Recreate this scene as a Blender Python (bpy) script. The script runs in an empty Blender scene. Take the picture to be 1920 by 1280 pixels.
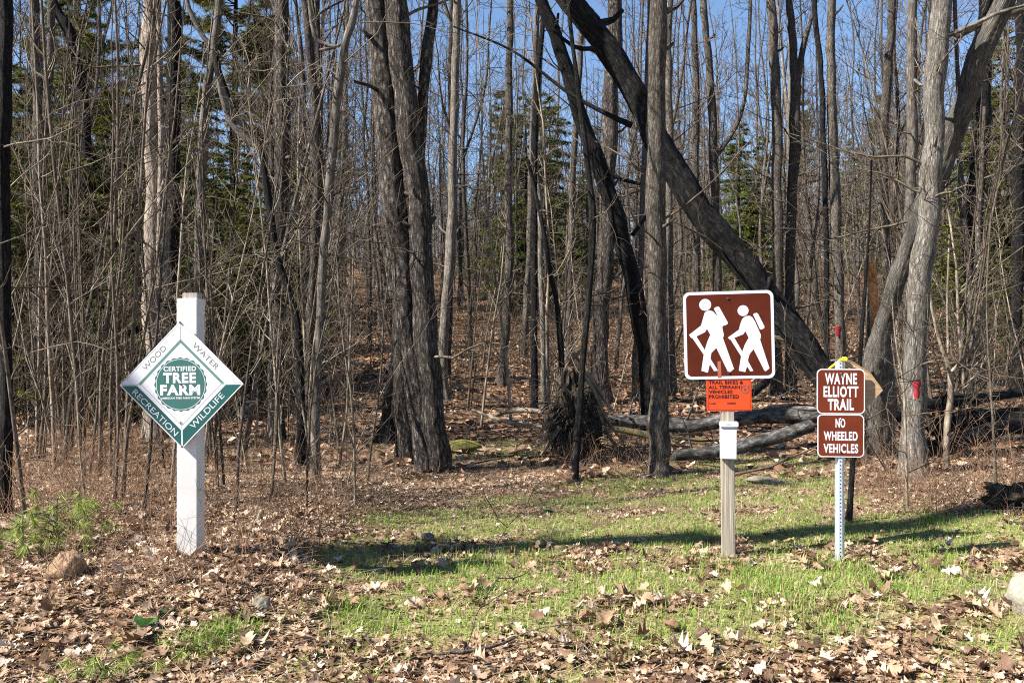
import bpy, math, random
import numpy as np
from mathutils import Vector, Matrix
from mathutils.geometry import tessellate_polygon

# ------------------------------------------------------------------ camera, sky, sun
S = bpy.context.scene
COL = S.collection
EYE = 1.5
cam_data = bpy.data.cameras.new('camera'); cam = bpy.data.objects.new('camera', cam_data); COL.objects.link(cam)
cam.location = (0, 0, EYE); cam.rotation_euler = (math.radians(90), 0, 0)
cam_data.lens = 30.0; cam_data.sensor_width = 36.0; cam_data.clip_start = 0.05; cam_data.clip_end = 3000
S.camera = cam
SUN_A, SUN_E = math.radians(71), math.radians(43)      # azimuth away from behind the camera (towards camera left), elevation
SD = Vector((-math.sin(SUN_A) * math.cos(SUN_E), -math.cos(SUN_A) * math.cos(SUN_E), math.sin(SUN_E)))
w = bpy.data.worlds.new('World'); S.world = w; w.use_nodes = True
wn = w.node_tree.nodes; wl = w.node_tree.links
sky = wn.new('ShaderNodeTexSky'); sky.sky_type = 'NISHITA'; sky.sun_disc = False
sky.sun_elevation = SUN_E; sky.sun_rotation = math.atan2(SD.x, SD.y)
sky.air_density = 1.0; sky.dust_density = 0.15; sky.ozone_density = 4.0; sky.altitude = 300
bg = wn['Background']; bg.inputs[1].default_value = 0.062
wl.new(sky.outputs[0], bg.inputs[0])
sl = bpy.data.lights.new('sun', 'SUN'); sl.energy = 5.0; sl.angle = math.radians(0.5); sl.color = (1.0, 0.95, 0.88)
so = bpy.data.objects.new('sun', sl); COL.objects.link(so); so.rotation_euler = SD.to_track_quat('Z', 'Y').to_euler(); so.location = (-20, -12, 25)
S.view_settings.view_transform = 'Standard'; S.view_settings.look = 'None'
S.view_settings.exposure = 1.75; S.view_settings.gamma = 1.0; S.view_settings.use_curve_mapping = False
S.cycles.filter_width = 1.1; w.cycles.sampling_method = 'NONE'; S.cycles.use_denoising = False; S.cycles.use_adaptive_sampling = False
S.cycles.max_bounces = 6; S.cycles.diffuse_bounces = 3; S.cycles.glossy_bounces = 2

R = random.Random(11)
N = np.random.default_rng(11)
F = 1600.0
def P(px, py, d): return np.array(((px - 960) / F * d, d, EYE - (py - 640) / F * d))

# ------------------------------------------------------------------ terrain height
def sm(a, b, x):
    t = np.clip((x - a) / (b - a), 0, 1); return t * t * (3 - 2 * t)
_wr = np.random.default_rng(3)
_W = [(_wr.uniform(0, 6.28), f, _wr.uniform(0, 6.28)) for f in (0.11, 0.17, 0.26, 0.4, 0.63, 1.0, 1.7, 2.6, 4.1, 6.0)]
def wav(x, y, i0, i1):
    s = 0
    for a, f, p in _W[i0:i1]:
        s = s + np.sin((x * math.cos(a) + y * math.sin(a)) * f * 2 * math.pi + p + 1.3 * np.sin(y * f * 2.1 + p * 2)) * (0.55 / f) ** 0.8
    return s
def gh(x, y):
    x = np.asarray(x, float); y = np.asarray(y, float)
    t = y - 16.5
    z = 0.118 * 2.5 * np.log1p(np.exp(np.clip(t / 2.5, -30, 200)))
    z = np.where(y > 175, 0.118 * 158.5 - 0.02 * (y - 175), z)
    far = sm(9, 22, y)
    z = z + wav(x * .35, y * .35, 0, 4) * 0.045 * far + wav(x, y, 4, 8) * (0.009 + 0.012 * far)
    z = z + 0.17 * sm(0.75, 1.7, -x - 0.03 * (y - 5)) * sm(3.7, 5.0, y) * (1 - 0.8 * sm(7.5, 11, y))
    z = z + 0.10 * sm(2.6, 4.5, x) * sm(5.6, 7.0, y) * (1 - sm(9, 12, y))
    z = z - 0.05 * sm(3.0, 0.0, np.abs(x - 0.6) * 1.6) * sm(4.6, 6.0, y) * (1 - sm(8, 10, y))
    return z
def gz(x, y): return float(gh(x, y))
def gd(px, py):
    "depth at which the pixel's ray meets the ground"
    d = 2.5
    while d < 200:
        p = P(px, py, d)
        if p[2] <= gz(p[0], p[1]): return d
        d += 0.03 if d < 15 else 0.1
    return 60.0
def grass_mask(x, y):
    x = np.asarray(x, float); y = np.asarray(y, float)
    u = x / np.maximum(y, 1)
    yt = np.interp(u, [-.5, -.2, -.12, 0.0, .15, .36, .43, .6], [5.0, 6.9, 7.6, 8.4, 9.8, 9.8, 7.6, 6.8])
    m = (1 - sm(-.55, .45, y - yt)) * sm(3.45, 4.75, y + .35 * wav(x * .8, y * .8, 4, 7)) * sm(-1.45, -.75, x + 0.1 * (y - 5))
    m = m + 0.8 * np.exp(-((x + 1.55) ** 2 / .16 + (y - 4.15) ** 2 / .05))
    m = m + 0.75 * np.exp(-((x + 0.3) ** 2 / 1.6 + (y - 11.3) ** 2 / .6)) + .6 * np.exp(-((x - 3.0) ** 2 / 1.5 + (y - 10.2) ** 2 / .5))
    n = wav(x * 1.3 + 4, y * 1.3, 4, 9)
    return np.clip(m * (0.70 + 0.55 * n + .25 * wav(x * 2.6, y * 2.6, 5, 9)), 0, 1)

# ------------------------------------------------------------------ tagging and mesh helpers
def tag(o, label=None, cat=None, group=None, kind=None):
    if label: o['label'] = label
    if cat: o['category'] = cat
    if group: o['group'] = group
    if kind: o['kind'] = kind
    return o
def empty(name, loc, label, cat, group=None):
    o = bpy.data.objects.new(name, None); COL.objects.link(o); o.location = loc; o.empty_display_size = 0.2
    return tag(o, label, cat, group)
def link(name, me, parent=None, mat=None):
    o = bpy.data.objects.new(name, me); COL.objects.link(o)
    if parent is not None: o.parent = parent
    if mat is not None and not len(me.materials): me.materials.append(mat)
    return o
def npmesh(name, V, faces, mat=None, smooth=True, attrs=None):
    """faces: list of int arrays (m,k)"""
    me = bpy.data.meshes.new(name)
    V = np.asarray(V, np.float32)
    faces = [np.asarray(f, np.int32) for f in faces if len(f)]
    me.vertices.add(len(V)); me.vertices.foreach_set('co', V.ravel())
    nl = sum(f.size for f in faces); npg = sum(len(f) for f in faces)
    me.loops.add(nl); me.polygons.add(npg)
    me.loops.foreach_set('vertex_index', np.concatenate([f.ravel() for f in faces]))
    st = []; c = 0
    for f in faces:
        st.append(c + np.arange(len(f)) * f.shape[1]); c += f.size
    me.polygons.foreach_set('loop_start', np.concatenate(st).astype(np.int32))
    me.polygons.foreach_set('use_smooth', np.full(npg, smooth, bool))
    for k, (typ, arr) in (attrs or {}).items():
        at = me.attributes.new(k, typ, 'POINT')
        at.data.foreach_set('vector' if typ == 'FLOAT_VECTOR' else 'value', np.asarray(arr, np.float32).ravel())
    me.update(calc_edges=True)
    if mat: me.materials.append(mat)
    return me
class Tubes:
    def __init__(s): s.g = {}
    def add(s, Pt, Rd, k=4):
        Pt = np.asarray(Pt, float); Rd = np.asarray(Rd, float)
        if Rd.ndim == 1: Rd = np.repeat(Rd[:, None], k, 1)
        s.g.setdefault((len(Pt), k), []).append((Pt, Rd))
    def arrays(s, org=(0, 0, 0)):
        VV, FF, BB = [], [], []; base = 0
        for (n, k), L in s.g.items():
            Pt = np.array([a for a, b in L]); Rd = np.array([b for a, b in L]); m = len(L)
            T = np.gradient(Pt, axis=1); T /= np.linalg.norm(T, axis=2, keepdims=True) + 1e-9
            mean = T.mean(1); ref = np.where(np.abs(mean[:, 2:3]) < .75, [[0, 0, 1.]], [[0, 1., 0]])
            U = np.cross(np.repeat(ref[:, None], n, 1), T); U /= np.linalg.norm(U, axis=2, keepdims=True) + 1e-9
            W = np.cross(T, U)
            a = np.arange(k) / k * 2 * math.pi; ca, sa = np.cos(a), np.sin(a)
            V = Pt[:, :, None] + Rd[..., None] * (ca[None, None, :, None] * U[:, :, None] + sa[None, None, :, None] * W[:, :, None])
            seg = np.concatenate([np.zeros((m, 1)), np.cumsum(np.linalg.norm(np.diff(Pt, axis=1), axis=2), 1)], 1)
            r0 = Rd[:, 0].mean(1)
            off = N.uniform(0, 50, (m, 1))
            B = np.stack([np.broadcast_to((ca * r0[:, None])[:, None], (m, n, k)), np.broadcast_to((sa * r0[:, None])[:, None], (m, n, k)),
                          np.broadcast_to((seg + off)[:, :, None], (m, n, k))], -1)
            i = np.arange(m)[:, None, None] * n * k; j = np.arange(n - 1)[None, :, None] * k; q = np.arange(k)[None, None]
            q2 = (q + 1) % k
            f = np.stack([i + j + q, i + j + q2, i + j + k + q2, i + j + k + q], -1).reshape(-1, 4) + base
            VV.append(V.reshape(-1, 3) - np.asarray(org)); BB.append(B.reshape(-1, 3)); FF.append(f); base += m * n * k
        return np.concatenate(VV), np.concatenate(FF), np.concatenate(BB)
    def mesh(s, name, mat, org=(0, 0, 0)):
        V, Fc, B = s.arrays(org)
        return npmesh(name, V, [Fc], mat, True, {'bk': ('FLOAT_VECTOR', B)})
def spline(pts, n):
    "Catmull-Rom resample of rows to n rows"
    A = np.asarray(pts, float); m = len(A)
    if m == 2: A = np.array([A[0], (A[0] + A[1]) / 2, A[1]]); m = 3
    E = np.vstack([2 * A[0] - A[1], A, 2 * A[-1] - A[-2]])
    t = np.linspace(0, m - 1 - 1e-6, n); i = t.astype(int); f = (t - i)[:, None]
    a, b, c, d = E[i], E[i + 1], E[i + 2], E[i + 3]
    return .5 * (2 * b + (c - a) * f + (2 * a - 5 * b + 4 * c - d) * f ** 2 + (3 * b - a - 3 * c + d) * f ** 3)
def unit(v): return v / (np.linalg.norm(v) + 1e-9)
def rvec(): return np.array((R.gauss(0, 1), R.gauss(0, 1), R.gauss(0, 1)))
def grow(tb, p, d, L, r, lvl, maxl, dens=1.0, up=.12, jit=.16, rmin=.0035, kk=None):
    n = 6 if lvl <= 1 else (5 if lvl == 2 else 4)
    if lvl == maxl and lvl > 2: n = 3
    pts = [np.asarray(p, float)]; d = unit(np.asarray(d, float)); ds = [d]
    for i in range(n - 1):
        d = unit(d + rvec() * jit + np.array((0, 0, up)))
        pts.append(pts[-1] + d * L / (n - 1)); ds.append(d)
    rr = [max(r * (1 - .8 * i / (n - 1)), rmin * (.55 if i == n - 1 else 1)) for i in range(n)]
    tb.add(pts, rr, kk or (6 if r > .03 else 4 if r > .012 else 3))
    if lvl < maxl:
        c = max(2, int(L * dens * (2.6 if lvl == 1 else 4.5) + R.random()))
        for q in range(c):
            t = R.uniform(.22, .97) * (n - 1); i = min(int(t), n - 2); f = t - i
            pp = pts[i] * (1 - f) + pts[i + 1] * f
            side = unit(np.cross(ds[i], rvec()))
            dd = unit(ds[i] * R.uniform(.5, 1.1) + side * R.uniform(.5, .9))
            l2 = L * R.uniform(.28, .55) * (1.1 - .5 * t / (n - 1))
            grow(tb, pp, dd, max(l2, .18), max(rr[i] * R.uniform(.4, .6), rmin), lvl + 1, maxl, dens, up, jit * 1.1, rmin)

# ------------------------------------------------------------------ materials
def mat(name):
    m = bpy.data.materials.new(name); m.use_nodes = True
    return m, m.node_tree.nodes, m.node_tree.links, m.node_tree.nodes['Principled BSDF']
def ramp(nd, stops):
    r = nd.new('ShaderNodeValToRGB'); e = r.color_ramp.elements
    while len(e) < len(stops): e.new(.5)
    for el, (p, c) in zip(e, stops): el.position = p; el.color = (*c, 1) if len(c) == 3 else c
    return r
def noise(nd, lk, src, scale, vec=None, detail=4, rough=.6):
    n = nd.new('ShaderNodeTexNoise'); n.inputs['Scale'].default_value = scale; n.inputs['Detail'].default_value = detail
    n.inputs['Roughness'].default_value = rough
    if vec is not None:
        mp = nd.new('ShaderNodeMapping'); mp.inputs['Scale'].default_value = vec; lk.new(src, mp.inputs[0]); src = mp.outputs[0]
    lk.new(src, n.inputs['Vector']); return n
def bark(name, dark, mid, light, rough_scale=1.0, bump=.6, lichen=.25, depth=.015, cracks=0.0):
    m, nd, lk, b = mat(name)
    at = nd.new('ShaderNodeAttribute'); at.attribute_name = 'bk'
    oi = nd.new('ShaderNodeObjectInfo')
    ad = nd.new('ShaderNodeVectorMath'); ad.operation = 'ADD'
    mu = nd.new('ShaderNodeVectorMath'); mu.operation = 'SCALE'; mu.inputs['Scale'].default_value = 37
    cb = nd.new('ShaderNodeCombineXYZ'); lk.new(oi.outputs['Random'], cb.inputs[2]); lk.new(cb.outputs[0], mu.inputs[0])
    lk.new(at.outputs['Vector'], ad.inputs[0]); lk.new(mu.outputs[0], ad.inputs[1]); src = ad.outputs[0]
    n1 = noise(nd, lk, src, 1, (46 * rough_scale, 46 * rough_scale, 15 * rough_scale), 6, .72)
    n2 = noise(nd, lk, src, 1, (7, 7, 3.2), 5, .65)
    n3 = noise(nd, lk, src, 1, (90, 90, 60), 3)
    r1 = ramp(nd, [(.36, dark), (.5, mid), (.68, light)])
    lk.new(n1.outputs[0], r1.inputs[0])
    mx = nd.new('ShaderNodeMixRGB'); mx.blend_type = 'MULTIPLY'; mx.inputs[0].default_value = .85
    r2 = ramp(nd, [(.3, (.48, .45, .42)), (.5, (1, .98, .95)), (.7, (1.45, 1.45, 1.42))]); lk.new(n2.outputs[0], r2.inputs[0])
    lk.new(r1.outputs[0], mx.inputs[1]); lk.new(r2.outputs[0], mx.inputs[2])
    if cracks:
        vo = nd.new('ShaderNodeTexVoronoi'); vo.feature = 'DISTANCE_TO_EDGE'; vo.inputs['Scale'].default_value = 1
        mp = nd.new('ShaderNodeMapping'); mp.inputs['Scale'].default_value = (26 * rough_scale, 26 * rough_scale, 8.5 * rough_scale)
        wv = nd.new('ShaderNodeVectorMath'); wv.operation = 'MULTIPLY_ADD'; wv.inputs[1].default_value = (.04, .04, .12)
        lk.new(n3.outputs['Color'], wv.inputs[0]); lk.new(src, wv.inputs[2]); lk.new(wv.outputs[0], mp.inputs[0]); lk.new(mp.outputs[0], vo.inputs['Vector'])
        rv = ramp(nd, [(.0, (.16,) * 3), (.10, (.55,) * 3), (.28, (1.12,) * 3)]); lk.new(vo.outputs['Distance'], rv.inputs[0])
        mc = nd.new('ShaderNodeMixRGB'); mc.blend_type = 'MULTIPLY'; mc.inputs[0].default_value = cracks
        lk.new(mx.outputs[0], mc.inputs[1]); lk.new(rv.outputs[0], mc.inputs[2]); mx = mc
    # pale lichen patches
    n4 = noise(nd, lk, src, 1, (9, 9, 5), 4, .7)
    r4 = ramp(nd, [(.60, (0, 0, 0)), (.68, (lichen,) * 3)]); lk.new(n4.outputs[0], r4.inputs[0])
    m2 = nd.new('ShaderNodeMixRGB'); lk.new(r4.outputs[0], m2.inputs[0]); lk.new(mx.outputs[0], m2.inputs[1]); m2.inputs[2].default_value = (.36, .37, .32, 1)
    # every tree has its own tone
    hs = nd.new('ShaderNodeHueSaturation'); lk.new(m2.outputs[0], hs.inputs['Color'])
    mr = nd.new('ShaderNodeMapRange'); mr.inputs['To Min'].default_value = .72; mr.inputs['To Max'].default_value = 1.28
    lk.new(oi.outputs['Random'], mr.inputs['Value']); lk.new(mr.outputs[0], hs.inputs['Value'])
    lk.new(hs.outputs[0], b.inputs['Base Color']); b.inputs['Roughness'].default_value = .9; b.inputs['Specular IOR Level'].default_value = .15
    a2 = nd.new('ShaderNodeMath'); a2.operation = 'MULTIPLY_ADD'; a2.inputs[1].default_value = .3
    lk.new(n3.outputs[0], a2.inputs[0]); lk.new(n1.outputs[0], a2.inputs[2])
    bp = nd.new('ShaderNodeBump'); bp.inputs['Strength'].default_value = bump; bp.inputs['Distance'].default_value = depth
    if cracks:
        a3 = nd.new('ShaderNodeMath'); a3.operation = 'MULTIPLY_ADD'; a3.inputs[1].default_value = .9; lk.new(rv.outputs[0], a3.inputs[0]); lk.new(a2.outputs[0], a3.inputs[2]); a2 = a3
    lk.new(a2.outputs[0], bp.inputs['Height']); lk.new(bp.outputs[0], b.inputs['Normal'])
    return m
BARK = bark('grey_bark', (.033, .027, .022), (.118, .100, .083), (.25, .222, .19), 1, .9, .25, .015, .6)
BARK_FURROW = bark('furrowed_bark', (.035, .028, .024), (.145, .122, .105), (.31, .275, .245), .8, 1.0, .2, .03, .9)
BARK_PALE = bark('pale_grey_bark', (.06, .053, .045), (.16, .145, .125), (.29, .27, .24), .9, .8, .4, .015, .45)
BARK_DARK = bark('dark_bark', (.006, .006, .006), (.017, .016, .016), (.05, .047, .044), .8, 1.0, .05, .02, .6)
BARK_SMOOTH = bark('smooth_bark', (.055, .05, .042), (.115, .10, .085), (.20, .18, .155), .6, .6, .4, .01, .3)
BARK_BARE = bark('weathered_pale_wood', (.10, .08, .06), (.24, .20, .165), (.38, .33, .28), .5, .6, .1, .015, .3)
BARK_LOG = bark('old_log_bark', (.015, .014, .013), (.075, .07, .065), (.26, .25, .235), .5, .9, .5, .02)
TWIG = bark('twig_bark', (.035, .027, .02), (.085, .067, .05), (.18, .15, .115), 1, .2, .1)
TWIG_TAN = bark('pale_tan_stem', (.08, .062, .045), (.165, .135, .10), (.33, .285, .225), .6, .2, .1)
TWIG_RED = bark('reddish_dry_stem', (.12, .07, .04), (.26, .16, .10), (.42, .30, .20), .6, .2, .0)
WOOD_ORANGE = bark('split_orange_wood', (.16, .06, .02), (.36, .16, .06), (.5, .27, .12), 1, .7, .0)
ROOTDIRT = bark('root_soil', (.008, .006, .005), (.035, .027, .02), (.11, .085, .062), .5, 1, .0)

def islandmat(name, stops, rough=.8, transl=0., spec=.2):
    m, nd, lk, b = mat(name)
    g = nd.new('ShaderNodeNewGeometry'); r = ramp(nd, stops); lk.new(g.outputs['Random Per Island'], r.inputs[0])
    tc = nd.new('ShaderNodeTexCoord'); n = noise(nd, lk, tc.outputs['Object'], 60, None, 3)
    r2 = ramp(nd, [(.3, (.75,) * 3), (.7, (1.15,) * 3)]); lk.new(n.outputs[0], r2.inputs[0])
    mx = nd.new('ShaderNodeMixRGB'); mx.blend_type = 'MULTIPLY'; mx.inputs[0].default_value = 1
    lk.new(r.outputs[0], mx.inputs[1]); lk.new(r2.outputs[0], mx.inputs[2]); lk.new(mx.outputs[0], b.inputs['Base Color'])
    b.inputs['Roughness'].default_value = rough; b.inputs['Specular IOR Level'].default_value = spec
    if transl:
        t = nd.new('ShaderNodeBsdfTranslucent'); lk.new(mx.outputs[0], t.inputs[0])
        ms = nd.new('ShaderNodeMixShader'); ms.inputs[0].default_value = transl
        out = nd['Material Output']; lk.new(b.outputs[0], ms.inputs[1]); lk.new(t.outputs[0], ms.inputs[2]); lk.new(ms.outputs[0], out.inputs[0])
    return m
LEAF = islandmat('dead_oak_leaves', [(0, (.06, .03, .018)), (.28, (.17, .10, .055)), (.55, (.29, .19, .115)), (.82, (.40, .285, .19)), (1, (.56, .45, .35))], .65, .15, .35)
LEAF_FAR = islandmat('dead_forest_leaves', [(0, (.10, .05, .03)), (.3, (.24, .13, .075)), (.7, (.36, .23, .145)), (1, (.52, .40, .29))], .7, .1)
GRASSM = islandmat('grass_blades', [(0, (.44, .36, .22)), (.24, (.36, .33, .13)), (.34, (.20, .29, .045)), (.72, (.13, .26, .025)), (1, (.25, .38, .06))], .55, .35)
STRAW = islandmat('dry_straw', [(0, (.17, .10, .06)), (.5, (.33, .22, .14)), (1, (.52, .42, .30))], .7, .15)
NEEDLE = islandmat('evergreen_needles', [(0, (.035, .05, .012)), (.45, (.10, .115, .02)), (.8, (.19, .19, .035)), (1, (.28, .24, .06))], .6, .2)
NEEDLE_Y = islandmat('yellow_green_needles', [(0, (.05, .08, .015)), (.5, (.12, .155, .03)), (1, (.22, .23, .06))], .6, .25)
NEEDLE_B = islandmat('seedling_needles', [(0, (.14, .20, .03)), (.6, (.28, .34, .07)), (1, (.42, .44, .15))], .5, .25)
GREENLEAF = islandmat('green_leaves', [(0, (.03, .10, .02)), (1, (.09, .2, .05))], .35, .2, .5)

def ground_mat():
    m, nd, lk, b = mat('leaf_litter_ground')
    tc = nd.new('ShaderNodeTexCoord'); s = tc.outputs['Object']
    v = nd.new('ShaderNodeTexVoronoi'); v.inputs['Scale'].default_value = 16; v.feature = 'F1'
    nw = noise(nd, lk, s, 9, None, 4)
    ad = nd.new('ShaderNodeVectorMath'); ad.operation = 'MULTIPLY_ADD'; ad.inputs[1].default_value = (.14, .14, .14)
    lk.new(nw.outputs['Color'], ad.inputs[0]); lk.new(s, ad.inputs[2]); lk.new(ad.outputs[0], v.inputs['Vector'])
    sx = nd.new('ShaderNodeSeparateXYZ'); lk.new(v.outputs['Color'], sx.inputs[0])
    r = ramp(nd, [(0, (.045, .025, .015)), (.3, (.12, .07, .04)), (.65, (.22, .14, .085)), (1, (.36, .26, .18))]); lk.new(sx.outputs[0], r.inputs[0])
    n2 = noise(nd, lk, s, .8, None, 5); r2 = ramp(nd, [(.35, (.5, .45, .4)), (.65, (1.1, 1.05, 1))]); lk.new(n2.outputs[0], r2.inputs[0])
    mx = nd.new('ShaderNodeMixRGB'); mx.blend_type = 'MULTIPLY'; mx.inputs[0].default_value = 1
    lk.new(r.outputs[0], mx.inputs[1]); lk.new(r2.outputs[0], mx.inputs[2])
    at = nd.new('ShaderNodeAttribute'); at.attribute_name = 'grassy'
    n3 = noise(nd, lk, s, 30, None, 4); r3 = ramp(nd, [(.3, (.08, .08, .03)), (.5, (.19, .18, .07)), (.7, (.34, .28, .16))]); lk.new(n3.outputs[0], r3.inputs[0])
    m2 = nd.new('ShaderNodeMixRGB'); lk.new(at.outputs['Fac'], m2.inputs[0]); lk.new(mx.outputs[0], m2.inputs[1]); lk.new(r3.outputs[0], m2.inputs[2])
    lk.new(m2.outputs[0], b.inputs['Base Color']); b.inputs['Roughness'].default_value = .95; b.inputs['Specular IOR Level'].default_value = .1
    bp = nd.new('ShaderNodeBump'); bp.inputs['Strength'].default_value = .9; bp.inputs['Distance'].default_value = .03
    a2 = nd.new('ShaderNodeMath'); a2.operation = 'ADD'; lk.new(sx.outputs[1], a2.inputs[0]); lk.new(n3.outputs[0], a2.inputs[1])
    lk.new(a2.outputs[0], bp.inputs['Height']); lk.new(bp.outputs[0], b.inputs['Normal'])
    return m
def plain(name, c, rough=.6, spec=.3, var=.08, scale=12, metal=0, bump=0, vec=None):
    m, nd, lk, b = mat(name)
    tc = nd.new('ShaderNodeTexCoord'); n = noise(nd, lk, tc.outputs['Object'], scale, vec, 5)
    r = ramp(nd, [(.3, tuple(x * (1 - var) for x in c)), (.7, tuple(min(1, x * (1 + var)) for x in c))])
    lk.new(n.outputs[0], r.inputs[0]); lk.new(r.outputs[0], b.inputs['Base Color'])
    b.inputs['Roughness'].default_value = rough; b.inputs['Specular IOR Level'].default_value = spec; b.inputs['Metallic'].default_value = metal
    if bump:
        bp = nd.new('ShaderNodeBump'); bp.inputs['Strength'].default_value = bump; bp.inputs['Distance'].default_value = .01
        lk.new(n.outputs[0], bp.inputs['Height']); lk.new(bp.outputs[0], b.inputs['Normal'])
    return m
M_WHITE = plain('white_sheeting', (.60, .59, .62), .45, .4, .09, 5)
M_WHITE_BR = plain('white_reflective_sheeting', (.58, .56, .62), .4, .4, .03, 5)
M_VINYL = plain('white_vinyl', (.58, .57, .55), .45, .4, .12, 4)
M_BROWN = plain('brown_sign_face', (.068, .0125, .005), .5, .12, .18, 6)
M_BROWN2 = plain('rust_brown_sign_face', (.12, .024, .010), .5, .12, .2, 6)
M_BROWN_TAPE = plain('faded_tape', (.28, .09, .06), .6, .2, .1, 8)
M_GREEN = plain('dark_green_print', (.010, .080, .074), .4, .4, .06, 5)
M_GREENSEAL = plain('seal_green_print', (.032, .112, .098), .4, .4, .06, 5)
M_GREENBAR = plain('grey_green_print', (.10, .19, .165), .4, .4, .06, 5)
M_INK = plain('dark_grey_ink', (.05, .06, .06), .5, .3)
M_INKG = plain('grey_ink', (.13, .16, .15), .5, .3)
M_BLACK = plain('black_ink', (.012, .01, .01), .6, .2)
M_ORANGE = plain('orange_notice_card', (.55, .05, .009), .55, .3, .06, 9)
M_BOX = plain('white_plastic', (.47, .47, .51), .35, .4, .03, 6)
M_POSTWOOD = plain('weathered_post_wood', (.27, .235, .185), .85, .1, .5, 1, 0, .5, (75, 75, 2.2))
M_POSTTOP = plain('grey_post_end', (.33, .30, .26), .85, .1, .35, 1, 0, .5, (150, 20, 3))
M_STEEL = plain('galvanised_steel', (.50, .55, .60), .45, .5, .14, 25, .35)
M_HOLE = plain('hole_dark', (.02, .02, .022), .8, .1)
M_BOLT = plain('dark_bolt', (.10, .085, .075), .5, .4, .2, 60, .6)
M_YELLOW = plain('yellow_paint', (.80, .70, .03), .5, .3, .05)
M_PLY = plain('plywood', (.36, .24, .14), .7, .2, .22, 1, 0, .2, (12, 12, 50))
M_REDBLAZE = plain('red_blaze_paint', (.26, .02, .03), .7, .2, .2, 40)
def rockmat(name, a, bc):
    m, nd, lk, b = mat(name)
    tc = nd.new('ShaderNodeTexCoord'); n = noise(nd, lk, tc.outputs['Object'], 7, None, 8, .65); n2 = noise(nd, lk, tc.outputs['Object'], 45, None, 5, .7)
    r = ramp(nd, [(.35, a), (.65, bc)]); lk.new(n.outputs[0], r.inputs[0])
    r2 = ramp(nd, [(.35, (.7,) * 3), (.65, (1.2,) * 3)]); lk.new(n2.outputs[0], r2.inputs[0])
    mx = nd.new('ShaderNodeMixRGB'); mx.blend_type = 'MULTIPLY'; mx.inputs[0].default_value = 1; lk.new(r.outputs[0], mx.inputs[1]); lk.new(r2.outputs[0], mx.inputs[2])
    lk.new(mx.outputs[0], b.inputs['Base Color']); b.inputs['Roughness'].default_value = .9
    bp = nd.new('ShaderNodeBump'); bp.inputs['Strength'].default_value = .8; bp.inputs['Distance'].default_value = .02; lk.new(n2.outputs[0], bp.inputs['Height']); lk.new(bp.outputs[0], b.inputs['Normal'])
    return m
ROCK_TAN = rockmat('tan_rock', (.15, .09, .045), (.31, .20, .115))
ROCK_GREY = rockmat('grey_rock', (.10, .09, .06), (.24, .215, .15))
ROCK_PALE = rockmat('pale_granite', (.20, .18, .135), (.31, .28, .215))
ROCK_DARK = rockmat('dark_rock', (.05, .045, .04), (.13, .12, .11))
MOSS = rockmat('green_moss', (.05, .05, .01), (.19, .165, .02))
MOSSLOG = rockmat('mossy_rotten_wood', (.035, .028, .02), (.13, .11, .03))

# ------------------------------------------------------------------ ground sheet
def axis(lo, hi, c, fine, n):
    t = np.linspace(-1, 1, n); k = 6.0
    s = np.sinh(k * t) / math.sinh(k)
    return np.where(s < 0, c + s * (c - lo), c + s * (hi - c))
gx = np.unique(np.concatenate([np.linspace(-6, 7, 240), np.linspace(-30, 30, 160), np.linspace(-300, 300, 80)]))
gy = np.unique(np.concatenate([np.linspace(2.5, 12, 220), np.linspace(-4, 40, 180), np.linspace(-40, 400, 130)]))
GX, GY = np.meshgrid(gx, gy); Z = gh(GX, GY)
nx, ny = len(gx), len(gy)
idx = np.arange(nx * ny).reshape(ny, nx)
fq = np.stack([idx[:-1, :-1], idx[:-1, 1:], idx[1:, 1:], idx[1:, :-1]], -1).reshape(-1, 4)
me = npmesh('ground', np.stack([GX, GY, Z], -1).reshape(-1, 3), [fq], ground_mat(), True,
            {'grassy': ('FLOAT', (np.clip(grass_mask(GX, GY) * 1.3, 0, .9)).ravel())})
tag(link('ground', me), kind='structure')

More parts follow.
